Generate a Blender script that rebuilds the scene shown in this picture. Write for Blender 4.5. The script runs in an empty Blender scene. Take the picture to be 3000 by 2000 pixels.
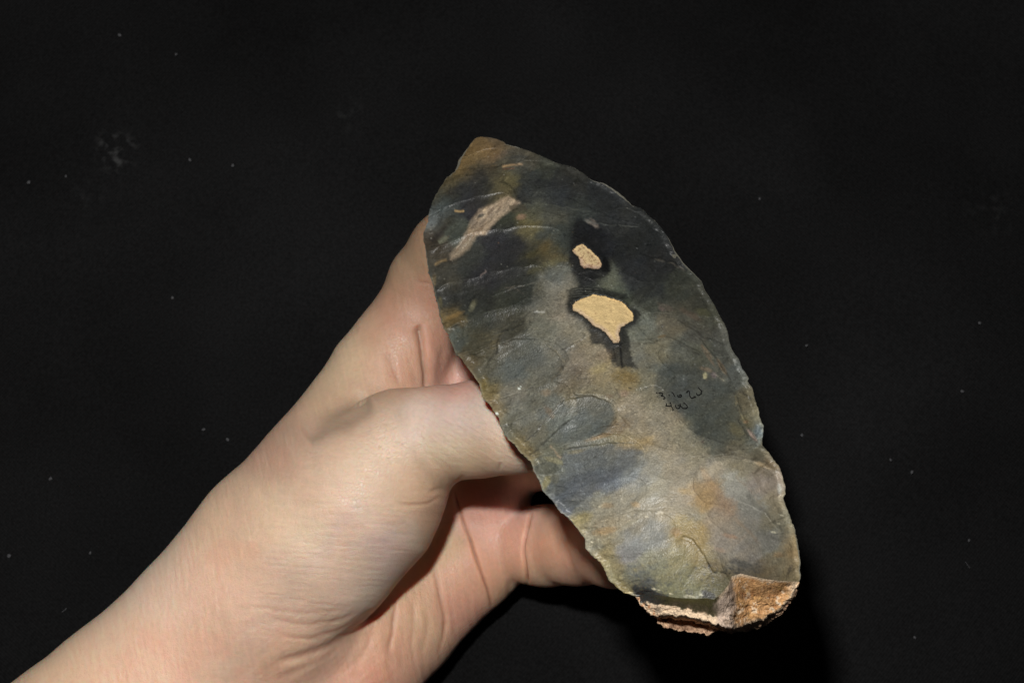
import bpy, math, random
import numpy as np
from mathutils import Matrix, Vector

# ------------------------------------------------------------------ camera, world, flash, exposure
PITCH = math.radians(15.0)          # camera leans 15 degrees from straight down
HFOV = math.radians(40.0)
D0 = 0.411                          # metres along the lens axis to the cloth
FPX = 1500.0 / math.tan(HFOV / 2)   # focal length in photo pixels (3000 px wide)
scene = bpy.context.scene
col = scene.collection
CAM_H = D0 * math.cos(PITCH)
cam_d = bpy.data.cameras.new("camera")
cam = bpy.data.objects.new("camera", cam_d)
col.objects.link(cam)
cam_d.sensor_width = 36.0
cam_d.lens = 18.0 / math.tan(HFOV / 2)
cam_d.clip_start = 0.01
cam_d.clip_end = 10.0
CAM_M = Matrix.Translation((0, -D0 * math.sin(PITCH), CAM_H)) @ Matrix.Rotation(PITCH, 4, 'X')
cam.matrix_world = CAM_M
cam_d.dof.use_dof = True
cam_d.dof.focus_distance = 0.305
cam_d.dof.aperture_fstop = 40.0
scene.camera = cam

world = bpy.data.worlds.new("World")
scene.world = world
world.use_nodes = True
bg = world.node_tree.nodes["Background"]
bg.inputs[0].default_value = (0.9, 0.95, 1.0, 1)
bg.inputs[1].default_value = 0.012

FLASH_POS = np.array([-3.0, 8.0, 0.0])      # cm, camera space: flash head up and left of the lens
FLASH_W = 1.35
ld = bpy.data.lights.new("camera_flash", 'AREA')
ld.shape = 'RECTANGLE'
ld.size = 0.022
ld.size_y = 0.014
ld.energy = FLASH_W
ld.color = (1.0, 0.985, 0.95)
lo = bpy.data.objects.new("camera_flash", ld)
col.objects.link(lo)
fl_local = Vector(FLASH_POS / 100.0)
tgt_local = Vector((0.002, -0.015, -0.34))
lo.matrix_world = CAM_M @ (Matrix.Translation(fl_local) @ (tgt_local - fl_local).to_track_quat('-Z', 'Y').to_matrix().to_4x4())

scene.view_settings.view_transform = 'Standard'
scene.view_settings.look = 'None'
scene.view_settings.exposure = 0.0
scene.view_settings.gamma = 1.0
scene.cycles.use_denoising = True
scene.cycles.max_bounces = 6

# ------------------------------------------------------------------ helpers
CM = np.array(CAM_M)


def ray3(px, py, d):
    """photo pixel + depth (cm) -> camera space point (cm)"""
    px = np.asarray(px, float); py = np.asarray(py, float); d = np.asarray(d, float)
    return np.stack([(px - 1500.0) / FPX * d, -(py - 1000.0) / FPX * d, -d * np.ones_like(px)], -1)


def to_px(P):
    d = -P[..., 2]
    return P[..., 0] / d * FPX + 1500.0, -P[..., 1] / d * FPX + 1000.0, d


def to_world(P):
    Q = P / 100.0
    return Q @ CM[:3, :3].T + CM[:3, 3]


def hash2(ix, iy, seed):
    h = (ix.astype(np.int64) * 374761393 + iy.astype(np.int64) * 668265263 + seed * 974634777) & 0xFFFFFFFF
    h = ((h ^ (h >> 13)) * 1274126177) & 0xFFFFFFFF
    h = (h ^ (h >> 16)) & 0xFFFFFFFF
    return h / 4294967295.0


def vn(x, y, seed=0):
    x = np.asarray(x, float); y = np.asarray(y, float)
    ix = np.floor(x); iy = np.floor(y)
    fx = x - ix; fy = y - iy
    ix = ix.astype(np.int64); iy = iy.astype(np.int64)
    u = fx * fx * fx * (fx * (fx * 6 - 15) + 10); v = fy * fy * fy * (fy * (fy * 6 - 15) + 10)
    a = hash2(ix, iy, seed); b = hash2(ix + 1, iy, seed)
    c = hash2(ix, iy + 1, seed); d = hash2(ix + 1, iy + 1, seed)
    return (a * (1 - u) + b * u) * (1 - v) + (c * (1 - u) + d * u) * v


def fbm(x, y, s, seed=0, oct=4, rough=0.5, ang=0.0, stretch=1.0):
    """-1..1 noise; s feature size; stretched along ang"""
    ca, sa = math.cos(ang), math.sin(ang)
    X = (x * ca + y * sa) / (s * stretch); Y = (-x * sa + y * ca) / s
    t = 0; a = 1.0; n = 0
    for o in range(oct):
        t = t + a * (vn(X + 17.3 * o, Y - 9.1 * o, seed + o * 31) * 2 - 1)
        n += a; a *= rough; X = X * 2.03; Y = Y * 2.03
    return t / n


def smooth(a, b, x):
    t = np.clip((x - a) / (b - a), 0, 1)
    return t * t * (3 - 2 * t)


def polydist(x, y, poly, closed=False):
    """distance to polyline, signed side (+ = left of travel), param 0..1 along"""
    poly = [tuple(p) for p in poly]
    if closed:
        poly = poly + [poly[0]]
    best = np.full(x.shape, 1e9); side = np.ones(x.shape); par = np.zeros(x.shape)
    L = [math.hypot(b[0] - a[0], b[1] - a[1]) for a, b in zip(poly, poly[1:])]
    tot = sum(L) or 1; acc = 0
    for (a, b), l in zip(zip(poly, poly[1:]), L):
        dx, dy = b[0] - a[0], b[1] - a[1]
        t = np.clip(((x - a[0]) * dx + (y - a[1]) * dy) / max(l * l, 1e-9), 0, 1)
        qx = x - a[0] - t * dx; qy = y - a[1] - t * dy
        d = np.hypot(qx, qy)
        m = d < best
        best = np.where(m, d, best)
        side = np.where(m, np.sign(dx * qy - dy * qx), side)
        par = np.where(m, (acc + t * l) / tot, par)
        acc += l
    return best, side, par


def inside(x, y, poly):
    r = np.zeros(x.shape, bool)
    n = len(poly)
    for i in range(n):
        x1, y1 = poly[i]; x2, y2 = poly[(i + 1) % n]
        if y1 == y2:
            continue
        c = ((y1 > y) != (y2 > y)) & (x < (x2 - x1) * (y - y1) / (y2 - y1) + x1)
        r ^= c
    return r


def box(x, y, poly, m):
    xs = [p[0] for p in poly]; ys = [p[1] for p in poly]
    return np.nonzero((x > min(xs) - m) & (x < max(xs) + m) & (y > min(ys) - m) & (y < max(ys) + m))[0]


def spline(pts, n=8):
    """Catmull-Rom through points"""
    pts = [np.array(p, float) for p in pts]
    P = [2 * pts[0] - pts[1]] + pts + [2 * pts[-1] - pts[-2]]
    out = []
    for i in range(1, len(P) - 2):
        for k in range(n):
            t = k / n
            out.append(0.5 * ((2 * P[i]) + (-P[i - 1] + P[i + 1]) * t + (2 * P[i - 1] - 5 * P[i] + 4 * P[i + 1] - P[i + 2]) * t * t
                              + (-P[i - 1] + 3 * P[i] - 3 * P[i + 1] + P[i + 2]) * t ** 3))
    out.append(pts[-1])
    return [tuple(o) for o in out]


def lin(c):
    c = np.asarray(c, float) / 255.0
    return np.where(c <= 0.04045, c / 12.92, ((c + 0.055) / 1.055) ** 2.4)


def resample(pts, n, key=None):
    pts = np.array(pts, float)
    if key is None:
        s = np.concatenate([[0], np.cumsum(np.linalg.norm(np.diff(pts[:, :2], axis=0), axis=1))])
    else:
        s = np.array(key, float)
    s = s / s[-1]
    t = np.linspace(0, 1, n)
    return np.stack([np.interp(t, s, pts[:, k]) for k in range(pts.shape[1])], -1), s


def make_mesh(name, V, F, mat, parent=None, colors=None, origin=None, smooth_shade=True, extra=None):
    """V camera-space cm -> world mesh; F (n,4) or (n,3) int"""
    W = to_world(V)
    if origin is not None:
        W = W - origin
    me = bpy.data.meshes.new(name)
    F = np.asarray(F)
    k = F.shape[1]
    me.vertices.add(len(W)); me.vertices.foreach_set("co", W.astype(np.float32).ravel())
    me.loops.add(F.size); me.loops.foreach_set("vertex_index", F.astype(np.int32).ravel())
    me.polygons.add(len(F))
    me.polygons.foreach_set("loop_start", (np.arange(len(F)) * k).astype(np.int32))
    me.polygons.foreach_set("loop_total", np.full(len(F), k, np.int32))
    me.polygons.foreach_set("use_smooth", np.full(len(F), smooth_shade, bool))
    if colors is not None:
        at = me.color_attributes.new("tint", 'FLOAT_COLOR', 'POINT')
        C4 = np.ones((len(W), 4), np.float32); C4[:, :3] = np.clip(colors, 0, 1)
        at.data.foreach_set("color", C4.ravel())
    if extra is not None:
        for nm, arr in extra.items():
            a = me.attributes.new(nm, 'FLOAT', 'POINT')
            a.data.foreach_set("value", np.asarray(arr, np.float32))
    me.update(calc_edges=True)
    me.validate(clean_customdata=False)
    me.materials.append(mat)
    o = bpy.data.objects.new(name, me)
    col.objects.link(o)
    if parent is not None:
        o.parent = parent
    if origin is not None and parent is None:
        o.location = origin
    return o


def used_only(V, F, *arrs):
    u, inv = np.unique(F.ravel(), return_inverse=True)
    return (V[u], inv.reshape(F.shape)) + tuple(a[u] for a in arrs)


def delight(P, N):
    """irradiance of the flash at camera-space points, relative to 34 cm face-on"""
    L = FLASH_POS - P
    d = np.linalg.norm(L, axis=-1)
    c = np.clip((L * N).sum(-1) / d, 0.25, 1)
    return c * (34.0 / d) ** 2


# ------------------------------------------------------------------ materials
def new_mat(name):
    m = bpy.data.materials.new(name)
    m.use_nodes = True
    nt = m.node_tree
    b = nt.nodes["Principled BSDF"]
    return m, nt, b


def node(nt, t, **kw):
    n = nt.nodes.new(t)
    for k, v in kw.items():
        setattr(n, k, v)
    return n


def flint_material(name, rough, coat, grain, bump, sss=0.0, scale=2600, spark=0.5):
    m, nt, b = new_mat(name)
    a = node(nt, "ShaderNodeAttribute", attribute_name="tint")
    tc = node(nt, "ShaderNodeTexCoord")
    n1 = node(nt, "ShaderNodeTexNoise"); n1.inputs["Scale"].default_value = scale; n1.inputs["Detail"].default_value = 5
    n2 = node(nt, "ShaderNodeTexNoise"); n2.inputs["Scale"].default_value = scale * 0.25; n2.inputs["Detail"].default_value = 4
    for n in (n1, n2):
        nt.links.new(tc.outputs["Object"], n.inputs["Vector"])
    mr = node(nt, "ShaderNodeMapRange"); mr.inputs[1].default_value = 0.25; mr.inputs[2].default_value = 0.75
    mr.inputs[3].default_value = 1 - grain; mr.inputs[4].default_value = 1 + grain
    nt.links.new(n1.outputs[0], mr.inputs[0])
    mx = node(nt, "ShaderNodeVectorMath", operation='SCALE')
    nt.links.new(a.outputs["Color"], mx.inputs[0]); nt.links.new(mr.outputs[0], mx.inputs["Scale"])
    nt.links.new(mx.outputs[0], b.inputs["Base Color"])
    rr = node(nt, "ShaderNodeMapRange"); rr.inputs[1].default_value = 0.3; rr.inputs[2].default_value = 0.7
    rr.inputs[3].default_value = rough - 0.09; rr.inputs[4].default_value = rough + 0.09
    nt.links.new(n2.outputs[0], rr.inputs[0]); nt.links.new(rr.outputs[0], b.inputs["Roughness"])
    bp = node(nt, "ShaderNodeBump"); bp.inputs["Strength"].default_value = bump; bp.inputs["Distance"].default_value = 0.0002
    ad = node(nt, "ShaderNodeMath", operation='ADD')
    nt.links.new(n1.outputs[0], ad.inputs[0]); nt.links.new(n2.outputs[0], ad.inputs[1])
    nt.links.new(ad.outputs[0], bp.inputs["Height"]); nt.links.new(bp.outputs[0], b.inputs["Normal"])
    b.inputs["Specular IOR Level"].default_value = coat
    if sss:
        b.inputs["Subsurface Weight"].default_value = sss
        b.inputs["Subsurface Radius"].default_value = (1.0, 0.9, 0.75)
        b.inputs["Subsurface Scale"].default_value = 0.0008
    return m


M_FLINT = flint_material("flint", 0.42, 0.5, 0.22, 0.55)
M_CORTEX = flint_material("cortex", 0.75, 0.3, 0.22, 1.0, scale=2200)
M_PATCH = flint_material("chalky_cortex", 0.85, 0.2, 0.14, 0.9, scale=3000)
M_INK, nt, b = new_mat("black_ink")
b.inputs["Base Color"].default_value = (0.008, 0.008, 0.008, 1); b.inputs["Roughness"].default_value = 1.0; b.inputs["Specular IOR Level"].default_value = 0.0

M_SKIN, nt, b = new_mat("skin")
a = node(nt, "ShaderNodeAttribute", attribute_name="tint")
tc = node(nt, "ShaderNodeTexCoord")
n1 = node(nt, "ShaderNodeTexNoise"); n1.inputs["Scale"].default_value = 900; n1.inputs["Detail"].default_value = 4
v1 = node(nt, "ShaderNodeTexVoronoi", feature='DISTANCE_TO_EDGE'); v1.inputs["Scale"].default_value = 1250
for n in (n1, v1):
    nt.links.new(tc.outputs["Object"], n.inputs["Vector"])
mr = node(nt, "ShaderNodeMapRange"); mr.inputs[1].default_value = 0.3; mr.inputs[2].default_value = 0.7
mr.inputs[3].default_value = 0.96; mr.inputs[4].default_value = 1.04
nt.links.new(n1.outputs[0], mr.inputs[0])
mx = node(nt, "ShaderNodeVectorMath", operation='SCALE')
nt.links.new(a.outputs["Color"], mx.inputs[0]); nt.links.new(mr.outputs[0], mx.inputs["Scale"])
nt.links.new(mx.outputs[0], b.inputs["Base Color"])
rr = node(nt, "ShaderNodeMapRange"); rr.inputs[1].default_value = 0.3; rr.inputs[2].default_value = 0.7
rr.inputs[3].default_value = 0.42; rr.inputs[4].default_value = 0.58
nt.links.new(n1.outputs[0], rr.inputs[0]); nt.links.new(rr.outputs[0], b.inputs["Roughness"])
b.inputs["Subsurface Weight"].default_value = 1.0
b.inputs["Subsurface Radius"].default_value = (1.0, 0.36, 0.2)
b.inputs["Subsurface Scale"].default_value = 0.0028
b.inputs["Specular IOR Level"].default_value = 0.55
cl = node(nt, "ShaderNodeMath", operation='MINIMUM'); cl.inputs[1].default_value = 0.12
nt.links.new(v1.outputs["Distance"], cl.inputs[0])
ml = node(nt, "ShaderNodeMath", operation='MULTIPLY'); ml.inputs[1].default_value = 4.0
nt.links.new(cl.outputs[0], ml.inputs[0])
ad = node(nt, "ShaderNodeMath", operation='ADD')
nt.links.new(ml.outputs[0], ad.inputs[0]); nt.links.new(n1.outputs[0], ad.inputs[1])
bp = node(nt, "ShaderNodeBump"); bp.inputs["Strength"].default_value = 0.6; bp.inputs["Distance"].default_value = 0.00012
nt.links.new(ad.outputs[0], bp.inputs["Height"]); nt.links.new(bp.outputs[0], b.inputs["Normal"])

M_CLOTH, nt, b = new_mat("black_cloth")
tc = node(nt, "ShaderNodeTexCoord")
n1 = node(nt, "ShaderNodeTexNoise"); n1.inputs["Scale"].default_value = 14; n1.inputs["Detail"].default_value = 5
n2 = node(nt, "ShaderNodeTexNoise"); n2.inputs["Scale"].default_value = 1300; n2.inputs["Detail"].default_value = 3
w1 = node(nt, "ShaderNodeTexWave"); w1.inputs["Scale"].default_value = 420; w1.inputs["Distortion"].default_value = 1.0
w2 = node(nt, "ShaderNodeTexWave", bands_direction='Y'); w2.inputs["Scale"].default_value = 420; w2.inputs["Distortion"].default_value = 1.0
mp = node(nt, "ShaderNodeMapping"); mp.inputs["Rotation"].default_value = (0, 0, 0.7)
nt.links.new(tc.outputs["Object"], mp.inputs[0])
for n in (n1, n2):
    nt.links.new(tc.outputs["Object"], n.inputs["Vector"])
for n in (w1, w2):
    nt.links.new(mp.outputs[0], n.inputs["Vector"])
cr = node(nt, "ShaderNodeValToRGB")
cr.color_ramp.elements[0].position = 0.3; cr.color_ramp.elements[0].color = (0.0077, 0.0076, 0.0078, 1)
cr.color_ramp.elements[1].position = 0.75; cr.color_ramp.elements[1].color = (0.0138, 0.0137, 0.0142, 1)
nt.links.new(n1.outputs[0], cr.inputs[0])
mr = node(nt, "ShaderNodeMapRange"); mr.inputs[1].default_value = 0.25; mr.inputs[2].default_value = 0.75
mr.inputs[3].default_value = 0.7; mr.inputs[4].default_value = 1.3
nt.links.new(n2.outputs[0], mr.inputs[0])
mx = node(nt, "ShaderNodeVectorMath", operation='SCALE')
nt.links.new(cr.outputs[0], mx.inputs[0]); nt.links.new(mr.outputs[0], mx.inputs["Scale"])
nt.links.new(mx.outputs[0], b.inputs["Base Color"])
b.inputs["Roughness"].default_value = 1.0
SMUDGE = [(347, 440, .016, .018), (322, 408, .010, .014), (330, 478, .010, .012), (262, 560, .014, .006), (1015, 335, .016, .006), (2910, 612, .020, .006)]
n3 = node(nt, "ShaderNodeTexNoise"); n3.inputs["Scale"].default_value = 330; n3.inputs["Detail"].default_value = 5
nt.links.new(tc.outputs["Object"], n3.inputs["Vector"])
nm_ = node(nt, "ShaderNodeMapRange"); nm_.inputs[1].default_value = 0.5; nm_.inputs[2].default_value = 0.7
nt.links.new(n3.outputs[0], nm_.inputs[0])
last = b.inputs["Base Color"].links[0].from_socket
for qx, qy, rad, amt in SMUDGE:      # faint dusty marks on the cloth
    dv = np.array([(qx - 1500.0) / FPX, -(qy - 1000.0) / FPX, -1.0]) @ CM[:3, :3].T
    cp = CM[:3, 3] - dv * CM[2, 3] / dv[2]
    ds = node(nt, "ShaderNodeVectorMath", operation='DISTANCE'); ds.inputs[1].default_value = (cp[0], cp[1], 0)
    nt.links.new(tc.outputs["Object"], ds.inputs[0])
    fr = node(nt, "ShaderNodeMapRange", interpolation_type='SMOOTHSTEP'); fr.inputs[1].default_value = 0.0; fr.inputs[2].default_value = rad * .6
    fr.inputs[3].default_value = amt * 1.6; fr.inputs[4].default_value = 0.0
    nt.links.new(ds.outputs["Value"], fr.inputs[0])
    mu = node(nt, "ShaderNodeMath", operation='MULTIPLY'); nt.links.new(fr.outputs[0], mu.inputs[0]); nt.links.new(nm_.outputs[0], mu.inputs[1])
    av = node(nt, "ShaderNodeVectorMath", operation='ADD'); nt.links.new(last, av.inputs[0]); nt.links.new(mu.outputs[0], av.inputs[1])
    last = av.outputs[0]
nt.links.new(last, b.inputs["Base Color"])
b.inputs["Specular IOR Level"].default_value = 0.0
ad = node(nt, "ShaderNodeMath", operation='ADD')
nt.links.new(w1.outputs["Fac"], ad.inputs[0]); nt.links.new(w2.outputs["Fac"], ad.inputs[1])
bp = node(nt, "ShaderNodeBump"); bp.inputs["Strength"].default_value = 0.4; bp.inputs["Distance"].default_value = 0.0003
nt.links.new(ad.outputs[0], bp.inputs["Height"]); nt.links.new(bp.outputs[0], b.inputs["Normal"])

M_LINT, nt, b = new_mat("pale_lint")
b.inputs["Base Color"].default_value = (0.075, 0.075, 0.08, 1); b.inputs["Roughness"].default_value = 0.9

# ------------------------------------------------------------------ the cloth
g = 241
xs = np.linspace(-0.75, 0.75, g)
X, Y = np.meshgrid(xs, xs)
Z = 0.0022 * fbm(X * 100, Y * 100, 16, 5, 3) + 0.0004 * fbm(X * 100, Y * 100, 4, 9, 2) - 0.001
me = bpy.data.meshes.new("cloth")
idx = np.arange(g * g).reshape(g, g)
F = np.stack([idx[:-1, :-1], idx[:-1, 1:], idx[1:, 1:], idx[1:, :-1]], -1).reshape(-1, 4)
me.from_pydata(np.stack([X, Y, Z], -1).reshape(-1, 3).tolist(), [], F.tolist())
me.polygons.foreach_set("use_smooth", np.ones(len(F), bool))
me.materials.append(M_CLOTH)
cloth = bpy.data.objects.new("ground_cloth", me); col.objects.link(cloth)
cloth["kind"] = "structure"
cloth["label"] = "plain black woven cloth the hand rests on"


def cloth_point(px, py):
    d = ray3(px, py, 1.0)
    dw = d @ CM[:3, :3].T
    t = -CM[2, 3] / dw[2]
    return CM[:3, 3] + dw * t


# ------------------------------------------------------------------ the flint blade
LEFT = [(1409, 401), (1398, 403), (1391, 407), (1376, 425), (1363, 444), (1345, 467), (1340, 485), (1333, 505), (1310, 520), (1298, 538), (1287, 553), (1271, 584), (1261, 607),
        (1254, 643), (1255, 650), (1248, 664), (1242, 681), (1240, 701), (1247, 732), (1252, 778), (1255, 798), (1265, 821), (1275, 867),
        (1285, 905), (1288, 926), (1301, 962), (1312, 977), (1322, 1005), (1335, 1037), (1353, 1051), (1384, 1097), (1404, 1125),
        (1408, 1145), (1414, 1169), (1434, 1182), (1449, 1212), (1462, 1222), (1465, 1245), (1485, 1284), (1508, 1302),
        (1526, 1327), (1544, 1340), (1559, 1360), (1564, 1381), (1580, 1406), (1592, 1442), (1620, 1467), (1631, 1483),
        (1643, 1500), (1665, 1516), (1688, 1544), (1714, 1577), (1716, 1608), (1734, 1626), (1762, 1651), (1778, 1682),
        (1783, 1697), (1803, 1715), (1826, 1735), (1862, 1746)]
RIGHT = [(1409, 401), (1435, 403), (1468, 412), (1481, 422), (1519, 432), (1557, 444), (1583, 457), (1634, 479), (1680, 490), (1715, 513),
         (1733, 528), (1779, 541), (1804, 559), (1830, 579), (1855, 605), (1876, 608), (1901, 633), (1932, 661), (1952, 687),
         (1978, 735), (2003, 773), (2034, 801), (2054, 824), (2069, 858), (2080, 872), (2095, 896), (2108, 924), (2123, 949),
         (2131, 972), (2136, 1000), (2146, 1026), (2162, 1049), (2172, 1074), (2194, 1107), (2190, 1120), (2203, 1133),
         (2210, 1166), (2223, 1199), (2226, 1227), (2236, 1246), (2236, 1263), (2233, 1284), (2233, 1302), (2253, 1327),
         (2284, 1368), (2291, 1393), (2300, 1424), (2300, 1447), (2295, 1457), (2309, 1500), (2326, 1542), (2334, 1572),
         (2340, 1613), (2346, 1644), (2343, 1669), (2346, 1692), (2341, 1703)]
CREST = [(1862, 1746), (1900, 1738), (1940, 1744), (1982, 1750), (2035, 1753), (2070, 1751), (2092, 1755), (2115, 1736), (2134, 1712),
         (2142, 1688), (2170, 1679), (2232, 1693), (2283, 1700), (2320, 1702), (2341, 1703)]
C1 = [(1862, 1747), (1888, 1762), (1920, 1768), (1970, 1774), (2025, 1784), (2070, 1795), (2100, 1803), (2120, 1800), (2137, 1775),
      (2155, 1750), (2185, 1745), (2240, 1745), (2285, 1735), (2320, 1712), (2341, 1704)]
C2 = [(1863, 1748), (1893, 1785), (1918, 1808), (1955, 1800), (2020, 1806), (2065, 1818), (2100, 1828), (2125, 1837), (2142, 1840),
      (2170, 1832), (2205, 1820), (2245, 1808), (2290, 1782), (2325, 1735), (2342, 1705)]
CR = [(1863, 1749), (1895, 1788), (1922, 1812), (1948, 1809), (2015, 1818), (2062, 1828), (2098, 1835), (2124, 1841), (2142, 1844),
      (2172, 1838), (2207, 1826), (2250, 1811), (2293, 1785), (2328, 1737), (2342, 1706)]
C3 = [(1864, 1751), (1898, 1795), (1925, 1819), (1948, 1839), (2010, 1849), (2072, 1860), (2100, 1847), (2125, 1850), (2142, 1854),
      (2180, 1846), (2225, 1836), (2262, 1821), (2298, 1794), (2330, 1742), (2342, 1707)]

A_, B_, C_ = ray3(1409, 401, 36.3), ray3(1862, 1746, 28.4), ray3(2341, 1703, 28.3)
PN = np.cross(B_ - A_, C_ - A_); PN /= np.linalg.norm(PN)
if PN[2] < 0:
    PN = -PN


def plane_depth(px, py):
    r = ray3(px, py, 1.0)
    return (A_ @ PN) / (r @ PN)


NS, NT = 420, 800
rng = np.random.default_rng(7)


def jag(pts, n, seed):
    E, _ = resample(pts, n)
    t = np.linspace(0, 1, n)
    T = np.gradient(E, axis=0); T /= np.linalg.norm(T, axis=1)[:, None] + 1e-9
    Nn = np.stack([-T[:, 1], T[:, 0]], -1)
    s = t * 1650
    saw = (np.abs(((s + 9 * np.sin(s / 31.0 + seed)) / 17.0) % 1.0 - 0.5) * 2)
    a = 2.2 * fbm(s, s * 0 + seed, 11, seed, 3) + 1.6 * (saw - 0.5) * (vn(s / 40, s * 0, seed) > 0.35)
    a *= smooth(0, 0.03, t) * smooth(1, 0.985, t)
    return E + Nn * a[:, None]


Lc, Rc = jag(LEFT, NT, 3), jag(RIGHT, NT, 8)
Bc, bs = resample(CREST, NS)
s = np.linspace(0, 1, NS)[None, :, None]
t = np.linspace(0, 1, NT)[:, None, None]
tip = np.array(LEFT[0], float)
G = (1 - s) * Lc[:, None] + s * Rc[:, None] + (1 - t) * tip + t * Bc[None] \
    - ((1 - s) * (1 - t) * tip + s * (1 - t) * tip + (1 - s) * t * Bc[0] + s * t * Bc[-1])
GX, GY = G[..., 0], G[..., 1]
S2 = np.broadcast_to(s[..., 0], GX.shape); T2 = np.broadcast_to(t[..., 0], GX.shape)


def lens(S, T, amp):
    c = 0.5 + 0.06 * np.sin(T * 3.0)                                  # crown line wanders a little
    q = np.where(S < c, S / c, (1 - S) / (1 - c))
    q = np.clip(q, 0, 1)
    prof = 1 - (1 - q) ** 1.9
    thick = amp * (smooth(-0.02, 0.45, T) ** 0.8) * (1 - 0.16 * smooth(0.75, 1.0, T))
    return thick * prof ** 0.92


H0 = lens(S2, T2, 1.15)

# flake scars struck from both edges: the deepest cut at each point wins, which leaves ridges between scars
scar = np.zeros(GX.shape)
rs = np.random.default_rng(21)
SCARS = [  # struck from, reaches to, width, depth (cm)
    (1238, 690, 1490, 575, 80, .08), (1246, 790, 1650, 690, 120, .10), (1275, 900, 1610, 800, 105, .09), (1320, 1005, 1570, 915, 90, .08),
    (1385, 1115, 1655, 1035, 150, .11), (1445, 1205, 1670, 1140, 95, .07), (1495, 1300, 1815, 1190, 140, .12), (1552, 1385, 1890, 1320, 150, .13),
    (1556, 1378, 1648, 1376, 46, .05), (1625, 1500, 1890, 1420, 120, .09), (1705, 1610, 1975, 1530, 125, .05), (1795, 1715, 2040, 1610, 160, .05),
    (1720, 500, 1470, 520, 80, .05), (1850, 575, 1560, 590, 90, .07), (1960, 690, 1700, 640, 100, .09), (2045, 800, 1790, 730, 130, .11),
    (2100, 890, 1840, 850, 110, .09), (2150, 1010, 1870, 940, 120, .11), (2205, 1110, 1930, 1035, 100, .09), (2240, 1230, 1950, 1130, 190, .13),
    (2310, 1395, 2030, 1420, 165, .08), (2335, 1530, 2070, 1480, 150, .045), (2358, 1650, 2100, 1600, 130, .04), (2250, 1700, 2120, 1600, 120, .07),
    (1330, 500, 1560, 440, 70, .05), (1290, 580, 1480, 500, 70, .05), (1640, 830, 1800, 1030, 150, .04), (1900, 1180, 1980, 1400, 170, .03)]
scar2 = np.zeros(GX.shape); sid = np.zeros(GX.shape, int)
for k, (x0, y0, x1, y1, W, D) in enumerate(SCARS):
    L_ = math.hypot(x1 - x0, y1 - y0); d = ((x1 - x0) / L_, (y1 - y0) / L_)
    wob = 9 * fbm(GX, GY, 55, 77 + k, 3)
    a = (GX - x0) * d[0] + (GY - y0) * d[1] + wob
    bq = -(GX - x0) * d[1] + (GY - y0) * d[0] + wob
    r2 = ((a - L_ * .40) / (L_ * .60)) ** 2 + (bq / (W * .56)) ** 2
    cut = 1.5 * D * np.clip(1 - r2, 0, None) ** .62 + .012 * (r2 < 1) * vn(GX * 0 + k, GY * 0, 5)
    rp = np.sqrt(a ** 2 + bq ** 2)
    cut += np.where(r2 < 1, .0028 * np.sin(rp / (7 + .02 * rp)) * smooth(1, .6, r2) * smooth(.2, .7, np.clip(a / L_, 0, 1)), 0)
    m_ = cut > scar; scar2 = np.where(m_, scar, np.maximum(scar2, cut)); sid = np.where(m_, k + 1, sid); scar = np.maximum(scar, cut)
ridge_gap = (scar - scar2).ravel(); sid = sid.ravel()
edge_scar = np.zeros(GX.shape)
for side in (0, 1):
    E_ = Lc if side == 0 else Rc; O_ = Rc if side == 0 else Lc
    tt = 0.01
    while tt < 0.995:
        W = rs.uniform(16, 44); Ls = rs.uniform(22, 80) * (0.3 + 0.7 * min(1, tt * 3))
        k = int(tt * (NT - 1)); e = E_[k]; d = (O_[k] - e) / np.linalg.norm(O_[k] - e)
        an = rs.uniform(-.45, .45); d = np.array([d[0] * math.cos(an) - d[1] * math.sin(an), d[0] * math.sin(an) + d[1] * math.cos(an)])
        k0_, k1_ = max(0, k - 70), min(NT, k + 70)
        X_, Y_ = GX[k0_:k1_], GY[k0_:k1_]
        wv = 3 * fbm(X_, Y_, 14, 300 + k, 2)
        a = (X_ - e[0]) * d[0] + (Y_ - e[1]) * d[1] + wv; bq = -(X_ - e[0]) * d[1] + (Y_ - e[1]) * d[0] + wv
        r2 = ((a - Ls * .35) / (Ls * .65)) ** 2 + (bq / (W * .58)) ** 2
        D = rs.uniform(.03, .075)
        edge_scar[k0_:k1_] = np.maximum(edge_scar[k0_:k1_], D * np.clip(1 - r2, 0, None) ** .7)
        tt += W / 1650 * rs.uniform(.55, .9)
scar = scar + edge_scar
px, py = GX.ravel(), GY.ravel()
H = (H0 - scar * smooth(0.0, 0.16, H0)).ravel()
H += 0.060 * fbm(px, py, 150, 4, 3, ang=-.5, stretch=1.7) + 0.014 * fbm(px, py, 48, 14, 3, ang=-.6, stretch=1.8) + 0.0035 * fbm(px, py, 14, 6, 4)

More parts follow.
